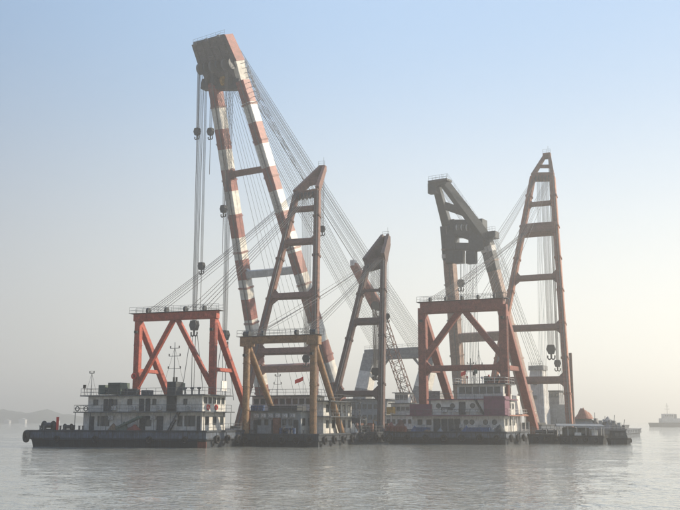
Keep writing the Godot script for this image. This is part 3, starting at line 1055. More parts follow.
# ------------------------------------------------------------------ floating crane with the ochre gantry
func build_crane_three():
	var r := thing("floating_crane", H(279, 0, 149), -20, "floating crane with ochre-brown tube gantry, low blue-grey cabins and dark brown boom", "crane ship", "floating cranes moored together")
	var dk := 1.95
	var x0 := RZ(239, 434, 0).x
	var x1 := RZ(318.5, 434, 0).x
	var hl := hull(r, x0, x1, 0, -47, dk, 0.6, "hull", "hull")
	for px in [246.0, 258.0, 270.0, 283.0, 297.0, 310.0]: tyre(hl, Vector3(RZ(px, 440, 0).x, 0.95, 0.32), Vector3(0, 0, 1), 0.45)
	for i in 9: tyre(hl, Vector3(x1 + 0.3, 0.95, -2.0 - i * 4.3), Vector3(1, 0, 0), 0.5)
	for px in [252.0, 290.0, 305.0]: bollard(r, Vector3(RZ(px, 433, -0.5).x, dk - 0.02, -0.5), 0.8)
	# cabins
	var zf := -3.4
	var a := px_rect(250, 411, 301, 434, zf)
	var lw := storey(r, "lower_cabin", a[0], a[1], zf, zf - 9, dk - 0.02, 5.35, M.cabingrey, 0.5)
	for q in [[258, 261], [265, 268], [283, 286], [289, 292]]:
		var w := px_rect(q[0], 421, q[1], 426, zf)
		window_z(lw, w[0], w[1], 3.3, 4.1, zf)
	for q in [[254, 257], [272, 275], [294, 298]]:
		var w := px_rect(q[0], 418, q[1], 433, zf)
		door_z(lw, w[0], w[1], dk, 4.0, zf, M.trim)
	for i in 3: window_x(lw, zf - 1.6 - i * 2.6, zf - 0.6 - i * 2.6, 3.2, 4.3, a[1])
	railing(lw, [Vector3(a[0] - 0.4, 5.51, zf + 0.4), Vector3(a[1] + 0.4, 5.51, zf + 0.4), Vector3(a[1] + 0.4, 5.51, zf - 9.4)])
	box_px(lw, "brown_locker", 272.5, 418, 278.5, 434, zf + 1.0, 1.0, M.rustbrown)
	box_px(r, "winch_house", 268, 405.5, 297, 412, zf - 2.5, 4.0, M.machine)
	winch(r, Vector3(RZ(288, 433, -1.6).x, dk - 0.02, -1.6), 0.9)
	# bridge further forward
	var zb := -14.5
	var c := px_rect(252, 396, 313, 407, zb)
	var br := storey(r, "bridge", c[0], c[1], zb, zb - 5.5, dk - 0.02, c[3], M.cabin, 0.6)
	for i in 9:
		var xa: float = lerp(c[0] + 0.5, c[1] - 1.2, i / 8.0)
		window_z(br, xa, xa + 0.75, c[3] - 1.3, c[3] - 0.45, zb)
	for i in 3: window_x(br, zb - 1.6 - i * 1.6, zb - 0.5 - i * 1.6, c[3] - 1.3, c[3] - 0.45, c[1])
	for i in 4: window_x(br, zb - 1.5 - i * 1.3, zb - 0.7 - i * 1.3, 3.0, 4.2, c[1])
	railing(br, [Vector3(c[0] - 0.5, c[3] + 0.16, zb + 0.5), Vector3(c[1] + 0.5, c[3] + 0.16, zb + 0.5), Vector3(c[1] + 0.5, c[3] + 0.16, zb - 6)])
	mast(br, Vector3(RZ(277.5, 395, zb - 2).x, c[3] + 0.16, zb - 2), 4.6, [[2.0, 0.7], [3.4, 0.5]], 0.07)
	flag(br, Vector3(RZ(303, 395, zb - 1).x, c[3] + 0.16, zb - 1), 3.2, 1.5)
	# two-level open gallery down the starboard side
	var ga := node("side_gallery", r)
	for y in [dk + 2.55, dk + 5.0]:
		slab(ga, "gallery_deck", x1 - 2.6, x1 + 0.1, -5.0, -20.0, y, 0.14, M.trim)
		railing(ga, [Vector3(x1, y + 0.14, -5.0), Vector3(x1, y + 0.14, -20.0)])
	var cs := S()
	box(cs, Vector3(x1 - 3.0, dk, -19.5), Vector3(x1 - 1.5, dk + 5.0, -6.0), 0.05)
	var cab := part("side_cabin", cs, M.cabin, ga)
	for lv in 2:
		for i in 5: window_x(cab, -8.2 - i * 2.6, -7.2 - i * 2.6, dk + 0.9 + lv * 2.5, dk + 2.0 + lv * 2.5, x1 - 1.5)
	for i in 7:
		var ps := S(true)
		tube(ps, Vector3(x1 - 0.1, dk, -5.2 - i * 2.4), Vector3(x1 - 0.1, dk + 5.0, -5.2 - i * 2.4), 0.08, 6)
		part("stanchion", ps, M.trim, ga)
	# forward deck gear under the boom
	for i in 4: winch(r, Vector3(x1 - 2.6, dk - 0.02, -23.0 - i * 4.2), 1.2)
	box_px(r, "winch_house", 345, 418, 362, 432, -30, 3.0, M.machine)
	for i in 4: bollard(r, Vector3(x1 - 0.6, dk - 0.02, -21.0 - i * 5.0), 0.9)
	railing(r, [Vector3(x1 - 0.2, dk, -20.5), Vector3(x1 - 0.2, dk, -44.0)])
	# nets, lockers, hoses and poles strewn over the open deck
	var kinds := [M.wood, M.rustbrown, M.machine, M.tarp, M.greenbox, M.redbrown, M.cabin, M.blue]
	for i in 22:
		var z := -20.5 - i * 1.12
		var x := x1 - 0.9 - rng.randf_range(0.0, 2.2)
		var m: Material = kinds[rng.randi() % kinds.size()]
		match i % 4:
			0, 2: heap("covered_gear", r, Vector3(x, dk - 0.03, z), rng.randf_range(0.6, 1.1), rng.randf_range(0.6, 1.0), rng.randf_range(0.8, 1.9), m, 40 + i)
			1:
				var lk := S()
				box(lk, Vector3(x - 0.6, dk - 0.02, z - 0.4), Vector3(x + 0.5, dk + rng.randf_range(0.7, 1.8), z + 0.4), 0.06)
				part("deck_locker", lk, m, r)
			3:
				var dv := S(true)
				var tp := Vector3(x + rng.randf_range(-0.5, 0.5), dk + rng.randf_range(2.0, 4.0), z)
				tube(dv, Vector3(x, dk, z), tp, 0.07, 6)
				tube(dv, tp, tp + Vector3(0.9, -0.2, 0), 0.05, 6)
				part("davit", dv, [M.steel, M.white, M.yellow][i % 3], r)
	for i in 6: wall_unit(lw, Vector3(a[0] + 1.2 + i * 1.25, 4.45, zf))
	# gantry, boom, rigging
	var g := gantry(r, -1.2, [247], [313.5], 340.5, 340, -12.5, [281, 342], dk, M.ochre, {"w": 1.08, "round": true, "beam": 1.1, "base": dk, "over": 0.75, "sheaves": 2, "tie_y": 0.0})
	var tl: Vector3 = g.get_meta("tl")
	var tr: Vector3 = g.get_meta("tr")
	for t in [tl, tr]:
		var bs := S()
		box(bs, t + Vector3(-0.95, -0.95, -0.75), t + Vector3(1.1, 0.5, 0.76), 0.1)
		part("head_box", bs, M.ochre, g)
		var sh := S(true)
		tube(sh, t + Vector3(-0.5, 0.95, 0), t + Vector3(0.5, 0.95, 0), 0.55, 14)
		part("sheave", sh, M.machine, g)
	var k := 0.30
	var b := boom(r, Vector3(0, k, 1), -36 + dk * k, [367, 267, 335, 397], [383.5, 262, 381, 427], dk, M.darkbrown, {"w": 1.2, "cross": [[291, 0.5], [322, 1.2], [394, 1.0]]})
	nose(b, [386.5, 239.5], -6.0, M.darkbrown, 0.9, {"depth": 3.4, "bh": 2.2})
	var tops: Array = b.get_meta("tops")
	var tip: Vector3 = b.get_meta("tip")
	bundle(r, tl + Vector3(0.2, 0.9, 0), tl + Vector3(2.6, 0.9, 0), tops[0] + Vector3(0, 1.0, 0), tops[0] + Vector3(1.6, 1.0, 0), 5, 0.035)
	bundle(r, tr + Vector3(-2.6, 0.9, 0), tr + Vector3(0.2, 0.9, 0), tops[1] + Vector3(-1.6, 0.8, 0), tops[1] + Vector3(0, 0.8, 0), 5, 0.035)
	var sm: Vector3 = (tops[0] + tops[1]) * 0.5 + Vector3(0, -1.2, -0.2)
	var h2 := Vector3(sm.x, hit(373, 368, Vector3(0, 0, 1), sm.z).y, sm.z)
	bundle(r, sm + Vector3(-1.3, 0, -0.6), sm + Vector3(1.3, 0, 0.6), h2 + Vector3(-0.6, 0, -0.4), h2 + Vector3(0.6, 0, 0.4), 12, 0.03, "hoist_rope")
	hook_block(r, h2, 0.9)
	bundle(r, tip + Vector3(-0.4, -0.4, 0), tip + Vector3(0.4, -0.4, 0), Vector3(tip.x - 0.3, 26, tip.z), Vector3(tip.x + 0.3, 26, tip.z), 4, 0.03, "hoist_rope")
	hook_block(r, Vector3(tip.x, 26, tip.z), 0.7)

# ------------------------------------------------------------------ floating crane with the red-brown gantry and purple cabins
func build_crane_two():
	var r := thing("floating_crane", H(445, 0, 166), -24, "floating crane with heavy red-brown gantry, purple-trimmed white cabins and tall orange-brown boom", "crane ship", "floating cranes moored together")
	var dk := 2.1
	var x0 := RZ(384, 433, 0).x
	var x1 := RZ(506, 433, 0).x
	var hl := hull(r, x0, x1, 0, -61, dk, 0.8)
	for px in [390.0, 408.0, 426.0, 444.0, 462.0, 480.0, 497.0]: tyre(hl, Vector3(RZ(px, 438, 0).x, 1.0, 0.32), Vector3(0, 0, 1), 0.48)
	for i in 7: tyre(hl, Vector3(x1 + 0.3, 1.0, -2.5 - i * 4.5), Vector3(1, 0, 0), 0.5)
	for px in [392.0, 402.0, 497.0]: bollard(r, Vector3(RZ(px, 431, -0.7).x, dk - 0.02, -0.7), 0.9)
	heap("covered_gear", r, Vector3(RZ(391, 431, -1.8).x, dk - 0.03, -2.0), 1.3, 1.0, 1.7, M.redbrown, 21)
	heap("covered_gear", r, Vector3(RZ(400, 431, -1.8).x, dk - 0.03, -2.2), 1.4, 1.0, 2.1, M.rustbrown, 25)
	heap("covered_gear", r, Vector3(RZ(500, 431, -1.2).x, dk - 0.03, -1.2), 1.0, 0.8, 1.3, M.machine, 29)
	var zf := -2.4
	var back := zf - 8.0
	var a := px_rect(412, 415, 504, 431, zf)
	var y1 := 4.75
	var lw := storey(r, "lower_deckhouse", a[0], a[1], zf, back, dk - 0.02, y1, M.cabin, 0.9, M.purple)
	for q in [[418, 422], [427, 431], [464, 468], [470, 474], [484, 487], [493, 496]]:
		var w := px_rect(q[0], 419, q[1], 423, zf)
		window_z(lw, w[0], w[1], 3.3, 4.1, zf, q[0] > 460.0)
	for q in [[434, 440], [442, 447], [449, 453], [455, 460]]:
		var w := px_rect(q[0], 418, q[1], 431, zf)
		door_z(lw, w[0], w[1], dk, 4.2, zf, M.trim)
	for i in 3: window_x(lw, zf - 2.0 - i * 2.5, zf - 0.8 - i * 2.5, 3.2, 4.2, a[1])
	# second level
	var c := px_rect(431, 398, 486, 413, zf)
	var y2 := 7.5
	var up := storey(r, "upper_deckhouse", c[0], a[1], zf, back, y1 + 0.162, y2, M.cabin, 0.5, M.purple)
	var d1 := px_rect(459.5, 400, 465, 413, zf)
	door_z(up, d1[0], d1[1], y1 + 0.2, 7.1, zf, M.trim)
	for q in [[437, 440], [451, 454], [471, 474]]:
		var w := px_rect(q[0], 402, q[1], 406, zf)
		window_z(up, w[0], w[1], 6.1, 6.9, zf, true)
	var nb := px_rect(441, 407, 453, 410, zf)
	var ns := S()
	box(ns, Vector3(nb[0], nb[2], zf - 0.01), Vector3(nb[1], nb[3], zf + 0.05), 0.01)
	part("name_board", ns, M.trim, up)
	for i in 3: window_x(up, zf - 2.0 - i * 2.4, zf - 0.9 - i * 2.4, 6.0, 6.9, a[1])
	for px in [445.0, 456.5, 468.0, 478.0]: wall_unit(up, Vector3(RZ(px, 408, zf).x, 5.4, zf))
	for px in [424.5, 462.0, 481.0, 490.0]: wall_unit(lw, Vector3(RZ(px, 424, zf).x, 2.7, zf))
	# purple cabins at both ends of the upper level
	var pl := px_rect(409.5, 404, 431, 413.5, zf + 0.5)
	var p1 := S()
	box(p1, Vector3(pl[0], y1 + 0.165, zf - 4.0), Vector3(pl[1], pl[3], zf + 0.5), 0.06)
	part("purple_cabin", p1, M.purple, r)
	var pr := px_rect(484, 393, 504.5, 413, zf + 0.4)
	var p2 := S()
	box(p2, Vector3(pr[0], y1 + 0.165, zf - 3.0), Vector3(pr[1], y2 + 0.6, zf + 0.4), 0.06)
	part("purple_cabin", p2, M.purple, r)
	var ss := S()
	var s0 := Vector3(RZ(475, 398, zf + 0.35).x, y2 + 0.1, zf + 0.35)
	var s1 := Vector3(RZ(484, 413, zf + 0.35).x, y1 + 0.17, zf + 0.35)
	for z in [-0.3, 0.3]: bar(ss, s0 + Vector3(0, 0, z), s1 + Vector3(0, 0, z), 0.1, 0.26)
	for i in 8:
		var p := s0.lerp(s1, (i + 0.5) / 8.0)
		bar(ss, p + Vector3(0, 0, -0.3), p + Vector3(0, 0, 0.3), 0.2, 0.04)
	part("stair", ss, M.machine, up)
	# bridge
	var e := px_rect(457, 384, 503, 397, zf - 2.0)
	var br := storey(r, "bridge", e[0], e[1], zf - 2.0, back, y2 + 0.162, 10.2, M.cabin, 0.6)
	for i in 6:
		var xa: float = lerp(e[0] + 0.5, e[1] - 1.5, i / 5.0)
		window_z(br, xa, xa + 0.9, 8.7, 9.7, zf - 2.0)
	for i in 3: window_x(br, zf - 4.2 - i * 1.5, zf - 3.0 - i * 1.5, 8.7, 9.7, e[1])
	var hd := S(true)
	var hc := RZ(490, 379, zf - 4)
	for i in 5: tube(hd, Vector3(hc.x + 0.3 * i, 10.36 + 0.25 * i, zf - 5), Vector3(hc.x + 0.3 * i, 10.6 + 0.25 * i, zf - 5), 1.3 - 0.22 * i, 14)
	part("radar_dome", hd, M.salmon, br)
	railing(br, [Vector3(e[0] - 0.5, 10.36, back), Vector3(e[0] - 0.5, 10.36, zf - 1.5), Vector3(e[1] + 0.5, 10.36, zf - 1.5), Vector3(e[1] + 0.5, 10.36, back)], "white")
	railing(up, [Vector3(c[0], y2 + 0.16, zf + 0.4), Vector3(e[1] + 0.4, y2 + 0.16, zf + 0.4)])
	railing(lw, [Vector3(a[0] - 0.8, y1 + 0.16, zf + 0.8), Vector3(a[1] + 0.8, y1 + 0.16, zf + 0.8)])
	mast(br, Vector3(RZ(471, 384, zf - 4).x, 10.36, zf - 4), 4.6, [[2.2, 0.9], [3.6, 0.6]], 0.08)
	mast(br, Vector3(RZ(479.5, 384, zf - 5).x, 10.36, zf - 5), 6.0, [[3.5, 0.6]], 0.1)
	box_px(br, "roof_locker", 484, 376, 489, 384, zf - 5, 1.2, M.greenbox)
	flag(br, Vector3(RZ(466, 384, zf - 3).x, 10.36, zf - 3), 2.4, 0.9)
	for i in 9:
		var x: float = lerp(e[0] + 0.4, e[1] - 0.6, i / 8.0)
		var ht := rng.randf_range(0.5, 2.6)
		var rg := S(true)
		tube(rg, Vector3(x, 10.36, zf - 3.2 - (i % 3)), Vector3(x, 10.36 + ht, zf - 3.2 - (i % 3)), 0.06, 6)
		tube(rg, Vector3(x, 10.36 + ht * 0.7, zf - 3.2 - (i % 3)), Vector3(x, 10.36 + ht, zf - 3.2 - (i % 3)), rng.randf_range(0.12, 0.3), 8)
		part("roof_fitting", rg, [M.white, M.red, M.machine, M.greenbox][i % 4], br)
	for i in 7:
		var px := 414.0 + i * 13.0
		heap("covered_gear", r, Vector3(RZ(px, 431, -1.1).x, dk - 0.03, -1.2), rng.randf_range(0.5, 1.0), 0.6, rng.randf_range(0.5, 1.1), [M.blue, M.wood, M.tarp, M.machine][i % 4], 70 + i)
	# starboard wing: white lit cabin and a walkway
	var wg := node("starboard_wing", r)
	slab(wg, "walkway", a[1] + 0.92, x1 - 0.1, zf - 0.5, zf - 22.0, y1 + 0.02, 0.15, M.salmon)
	slab(wg, "walkway", a[1] - 5.0, x1 - 0.1, back - 2.0, zf - 22.0, y1 + 0.2, 0.15, M.salmon)
	railing(wg, [Vector3(x1 - 0.15, y1 + 0.17, zf - 0.5), Vector3(x1 - 0.15, y1 + 0.17, zf - 22.0)], "white")
	for i in 8:
		var wp := S(true)
		tube(wp, Vector3(x1 - 0.25, dk, zf - 0.8 - i * 3.0), Vector3(x1 - 0.25, y1, zf - 0.8 - i * 3.0), 0.09, 6)
		part("stanchion", wp, M.white, wg)
	var wc := S()
	box(wc, Vector3(a[1] - 5.0, dk, back - 8.0), Vector3(a[1] - 1.0, y2 + 1.0, back - 3.0), 0.06)
	part("winch_cabin", wc, M.white, wg)
	# port forecastle box seen beside the gantry foot
	box_px(r, "machine_house", 425, 391, 440, 405, -18, 5.0, M.greybeam)
	var g := gantry(r, -7.0, [422.5], [503], 308.5, 306.5, -20.0, [459, 535], dk, M.redbrown, {"w": 1.45, "beam": 2.15, "brace_y": 15.1, "cross_y": 13.3, "tie_y": 13.2, "base": dk, "over": 0.2, "sheaves": 5, "knee": true})
	var k := 0.28
	var b := boom(r, Vector3(0, k, 1), -54 + dk * k, [533, 177, 509, 302], [552.5, 177, 568, 400], dk, M.boomorange, {"w": 1.4, "cross": [[205, 1.0], [231, 2.7], [279, 1.2], [329, 1.3], [381, 1.4]], "cross_mat": M.rustbrown})
	nose(b, [547, 156], -4.0, M.rustbrown, 1.2, {"depth": 1.1, "bh": 2.2})
	var tops: Array = b.get_meta("tops")
	var tip: Vector3 = b.get_meta("tip")
	var tl: Vector3 = g.get_meta("tl")
	var tr: Vector3 = g.get_meta("tr")
	var mid := hit(524, 231, Vector3(0, k, 1), -54 + dk * k)
	bundle(r, tl + Vector3(0.6, 1.5, 0), tl.lerp(tr, 0.3) + Vector3(0, 1.5, 0), mid, mid + Vector3(1.5, 0, 0), 8, 0.035)
	bundle(r, tl.lerp(tr, 0.35) + Vector3(0, 1.5, 0), tl.lerp(tr, 0.6) + Vector3(0, 1.5, 0), tops[0], tops[0] + Vector3(1.6, 0.2, 0), 8, 0.035)
	bundle(r, tl.lerp(tr, 0.7) + Vector3(0, 1.5, 0), tr + Vector3(0, 1.5, 0), tops[1] + Vector3(-1.6, 0, 0), tops[1], 7, 0.035)
	var sm: Vector3 = (tops[0] + tops[1]) * 0.5 + Vector3(0.4, -1.0, -0.2)
	var h1 := Vector3(sm.x, hit(546, 345, Vector3(0, 0, 1), sm.z).y, sm.z)
	bundle(r, sm + Vector3(-1.2, 0, -0.6), sm + Vector3(1.0, 0, 0.6), h1 + Vector3(-0.9, 0, -0.4), h1 + Vector3(0.9, 0, 0.4), 14, 0.032, "hoist_rope")
	hook_block(r, h1, 1.3)
	var h2 := Vector3(tip.x + 0.6, hit(557, 360, Vector3(0, 0, 1), tip.z).y, tip.z)
	bundle(r, tip + Vector3(0.2, -0.4, -0.3), tip + Vector3(1.0, -0.4, 0.3), h2 + Vector3(-0.4, 0, -0.3), h2 + Vector3(0.4, 0, 0.3), 8, 0.03, "hoist_rope")
	hook_block(r, h2, 1.0)
	bundle(r, sm + Vector3(-2.0, 0, 0), sm + Vector3(-1.2, 0, 0), Vector3(sm.x - 3.4, 8, sm.z + 1), Vector3(sm.x - 0.5, 8, sm.z + 2), 6, 0.028, "hoist_rope")
	bundle(r, sm + Vector3(1.2, 0, 0), sm + Vector3(1.9, 0, 0), Vector3(sm.x + 1.5, 8, sm.z + 1), Vector3(sm.x + 4.0, 8, sm.z + 2), 5, 0.028, "hoist_rope")

# ------------------------------------------------------------------ the tall red and white banded crane
func build_crane_four():
	var r := thing("floating_crane", H(304, 0, 226), -32, "tallest floating crane, its boom painted in red and white bands", "crane ship", "floating cranes moored together")
	var dk := 3.0
	hull(r, -15, 15, 6, -72, dk, 1.2)
	var k := 0.33
	var n := Vector3(0, -k, 1)
	var off := -dk * k
	var b := boom(r, n, off, [214.6, 83, 248, 300], [242.6, 81, 331, 373], dk, M.bandred, {"w": 2.25, "bands": 5.1, "cross": [[175, 1.5, M.rustbrown], [275, 1.7, M.palegrey], [369, 1.7, M.salmon]]})
	var tops: Array = b.get_meta("tops")
	# goose-necked head: a deep box bent forward beyond the legs
	var hd := node("boom_head", b)
	var a0 := hit(205, 84, n, off)
	var a1 := hit(240.5, 84, n, off)
	var zt: float = a0.z + 7.0
	var b0 := RZ(191.5, 45, zt)
	var b1 := RZ(224.5, 34.5, zt)
	var m0 := hit(199, 68, n, off + 2.0)
	var m1 := hit(236, 61, n, off + 2.0)
	var bk := Vector3(0.3, 1.1, -2.6)
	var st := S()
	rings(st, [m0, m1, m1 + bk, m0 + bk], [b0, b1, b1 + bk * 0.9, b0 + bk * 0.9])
	part("head_box", st, M.headshade, hd)  # shaded front painted in as a darker colour than the bands
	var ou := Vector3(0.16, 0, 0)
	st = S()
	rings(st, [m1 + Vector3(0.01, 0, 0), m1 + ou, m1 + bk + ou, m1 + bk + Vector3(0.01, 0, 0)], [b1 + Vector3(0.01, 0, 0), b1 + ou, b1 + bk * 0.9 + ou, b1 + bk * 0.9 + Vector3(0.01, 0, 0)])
	part("red_lit_plate", st, M.bandred, hd)  # added plate: the sunlit right side painted red against the dark front
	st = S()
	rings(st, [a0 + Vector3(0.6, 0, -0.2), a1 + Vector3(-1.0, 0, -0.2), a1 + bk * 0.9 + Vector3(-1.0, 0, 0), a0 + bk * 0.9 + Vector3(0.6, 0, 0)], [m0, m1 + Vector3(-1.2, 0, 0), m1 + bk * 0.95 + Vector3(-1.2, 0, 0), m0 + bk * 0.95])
	part("neck_frame", st, M.headshade, hd)
	st = S()
	rings(st, [a1 + Vector3(-0.98, 0, -0.18), a1 + Vector3(0.35, 0, -0.18), a1 + bk + Vector3(0.35, 0, 0), a1 + bk + Vector3(-0.98, 0, 0)], [m1 + Vector3(-1.18, 0, 0), m1, m1 + bk, m1 + bk + Vector3(-1.18, 0, 0)])
	part("side_plate", st, M.bandwhite, hd)
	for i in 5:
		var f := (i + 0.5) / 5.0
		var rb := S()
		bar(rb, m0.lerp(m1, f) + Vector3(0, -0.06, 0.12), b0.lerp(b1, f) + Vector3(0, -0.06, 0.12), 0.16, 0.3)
		part("rib", rb, M.headshade, hd)
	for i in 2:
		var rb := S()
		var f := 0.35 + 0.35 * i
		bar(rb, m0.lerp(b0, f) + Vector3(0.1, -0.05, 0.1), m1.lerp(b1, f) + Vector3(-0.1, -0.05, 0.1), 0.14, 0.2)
		part("rib", rb, M.headshade, hd)
	for i in 3:
		var lm := S()
		var c := b0.lerp(b1, 0.15 + 0.35 * i) + Vector3(0, 0.1, 0.35)
		box(lm, c + Vector3(-0.35, -0.6, -0.3), c + Vector3(0.35, 0.0, 0.3), 0.06)
		part("floodlight", lm, M.steel, hd)
	var pl := S()
	box(pl, b0 + Vector3(0.3, 0.05, -2.6), b1 + Vector3(-0.3, 0.3, -0.2), 0.05)
	part("top_plate", pl, M.machine, hd)
	railing(hd, [b0 + Vector3(0.2, 0.3, -0.3), b1 + Vector3(-0.2, 0.3, -0.3)], "steel", 1.0, 1.2)
	for i in 6:
		var s := S(true)
		var c := m0.lerp(m1, (i + 0.5) / 6.0) + Vector3(0, -0.6, 0.5)
		tube(s, c + Vector3(-0.25, 0, 0), c + Vector3(0.25, 0, 0), 1.3, 18)
		part("sheave", s, M.machine if i % 2 else M.steel, hd)
	for i in 4:
		var s := S(true)
		var c := a0.lerp(a1, (i + 0.8) / 4.6) + Vector3(0, 0.4, 1.0)
		tube(s, c + Vector3(-0.3, 0, 0), c + Vector3(0.3, 0, 0), 1.15, 18)
		part("sheave", s, M.yellow if i == 2 else M.machine, hd)
	st = S()
	bar(st, a0 + Vector3(-0.3, -0.2, 0), a1 + Vector3(0.2, -0.2, 0), 2.2, 2.4)
	part("head_beam", st, M.machine, hd)
	# catwalk frames on the right-hand side of the head
	var cw := S()
	var ca: Vector3 = m1 + Vector3(0.3, -0.3, -1.2)
	var cb: Vector3 = (tops[1] as Vector3).lerp(b.get_meta("feet")[1], 0.06) + Vector3(1.2, 0, -0.6)
	for i in 9:
		var p := ca.lerp(cb, i / 8.0)
		bar(cw, p, p + Vector3(1.4, 0, 0), 0.09)
		bar(cw, p + Vector3(1.4, 0, 0), p + Vector3(1.4, 1.1, 0), 0.07)
	for y in [0.0, 0.55, 1.1]: bar(cw, ca + Vector3(1.4, y, 0), cb + Vector3(1.4, y, 0), 0.06)
	part("catwalk", cw, M.steel, hd)
	# raked, banded back gantry
	var g := node("gantry", r)
	var gz := -46.0
	var tl := RZ(371, 355, gz)
	var tr := RZ(432, 352, gz)
	for q in [[tl, 357.0], [tr, 414.0]]:
		var foot := RZ(q[1], 424, gz + 3)
		foot.y = dk
		var leg := node("tower_leg", g)
		for i in 4:
			var s := S()
			var f0 := i / 4.0
			var f1 := (i + 1) / 4.0
			sweep(s, (q[0] as Vector3).lerp(foot, f0), (q[0] as Vector3).lerp(foot, f1), sec_box(3.6, 3.4), Vector3(0, 0, 1), lerp(0.95, 1.25, f0), lerp(0.95, 1.25, f1), 3 if i == 0 or i == 3 else 0)
			part("grey_band" if i % 2 == 0 else "white_band", s, M.greybeam if i % 2 == 0 else M.bandwhite, leg)
	st = S()
	bar(st, tl + Vector3(-1.6, 0, 0), tr + Vector3(1.6, 0, 0), 2.2, 3.0)
	part("top_beam", st, M.greybeam, g)
	for q in [[tl, 1.0], [tr, -1.0]]:
		var s := S()
		bar(s, q[0] + Vector3(q[1] * 0.5, -7.0, 0), q[0] + Vector3(q[1] * 6.0, -1.0, 0), 0.6)
		part("brace", s, M.greybeam, g)
	railing(g, [tl + Vector3(-1.6, 1.5, 0.9), tr + Vector3(1.6, 1.5, 0.9)], "steel", 1.0, 1.6)
	# stays from the head to the gantry
	bundle(r, m0.lerp(m1, 0.3) + bk, m1 + bk + Vector3(-0.3, 0, 0), tl + Vector3(0.5, 1.5, 0), tl.lerp(tr, 0.40) + Vector3(0, 1.5, 0), 16, 0.045)
	bundle(r, m0.lerp(b0, 0.5).lerp(m1.lerp(b1, 0.5), 0.55) + bk, m1.lerp(b1, 0.5) + bk, tl.lerp(tr, 0.62) + Vector3(0, 1.5, 0), tr + Vector3(0, 1.5, 0), 16, 0.045)
	# hoist ropes
	var q0 := m0 + Vector3(0.4, -1.2, 1.6)
	for hk in [[201.5, 320.0, 0.0, 1.3], [232.5, 330.0, 0.0, 1.3]]:
		var topz: float = q0.z if hk[0] < 210.0 else a0.z - 0.4
		var top := RZ(hk[0] + (-0.5 if hk[0] < 210.0 else -2.5), 86.0 if hk[0] > 210.0 else 72.0, topz)
		var bot := RZ(hk[0], hk[1], topz)
		bot.x = top.x
		bundle(r, top + Vector3(-1.5, 0, -0.7), top + Vector3(1.7, 0, 0.7), bot + Vector3(-1.0, 0, -0.4), bot + Vector3(1.0, 0, 0.4), 7, 0.05, "hoist_rope")
		hook_block(r, bot, 1.25)
		for sx in [-1.0, 1.0]:
			for sz in [-0.3, 0.3]:
				rope(r, bot + Vector3(sx * 0.7, -3.2, sz), bot + Vector3(sx * 1.6, -15.0, sz * 5.0), 0.07, "sling")
	for hk in [[198.8, 128.0], [212.0, 128.0], [206.5, 262.0], [226.5, 205.0]]:
		var top := RZ(hk[0], 72, q0.z + 0.6)
		var bot := Vector3(top.x, RZ(hk[0], hk[1], q0.z + 0.6).y, top.z)
		bundle(r, top + Vector3(-0.4, 0, 0), top + Vector3(0.4, 0, 0), bot + Vector3(-0.4, 0, 0), bot + Vector3(0.4, 0, 0), 4, 0.04, "hoist_rope")
		hook_block(r, bot, 0.95)
		rope(r, bot + Vector3(0, -2.1, 0), bot + Vector3(0, -10.5, 0), 0.07, "sling")
	# luffing and whip lines inside the legs
	bundle(r, a0.lerp(a1, 0.4) + Vector3(0, -1, -1), a0.lerp(a1, 0.9) + Vector3(0, -1, -1), Vector3(-6, dk + 3, -5), Vector3(9, dk + 3, -5), 8, 0.035, "luffing_rope")
	# deckhouse
	var c := px_rect(345, 399, 379, 427, 2.0)
	var dh := storey(r, "deckhouse", c[0], c[1], 2.0, -9.0, dk - 0.02, 8.6, M.cabingrey, 0.5)
	for lv in 2:
		for i in 6:
			var xa: float = lerp(c[0] + 0.5, c[1] - 1.3, i / 5.0)
			window_z(dh, xa, xa + 0.8, 4.3 + lv * 2.3, 5.2 + lv * 2.3, 2.0)
	railing(dh, [Vector3(c[0] - 0.4, 8.76, 2.4), Vector3(c[1] + 0.4, 8.76, 2.4)])

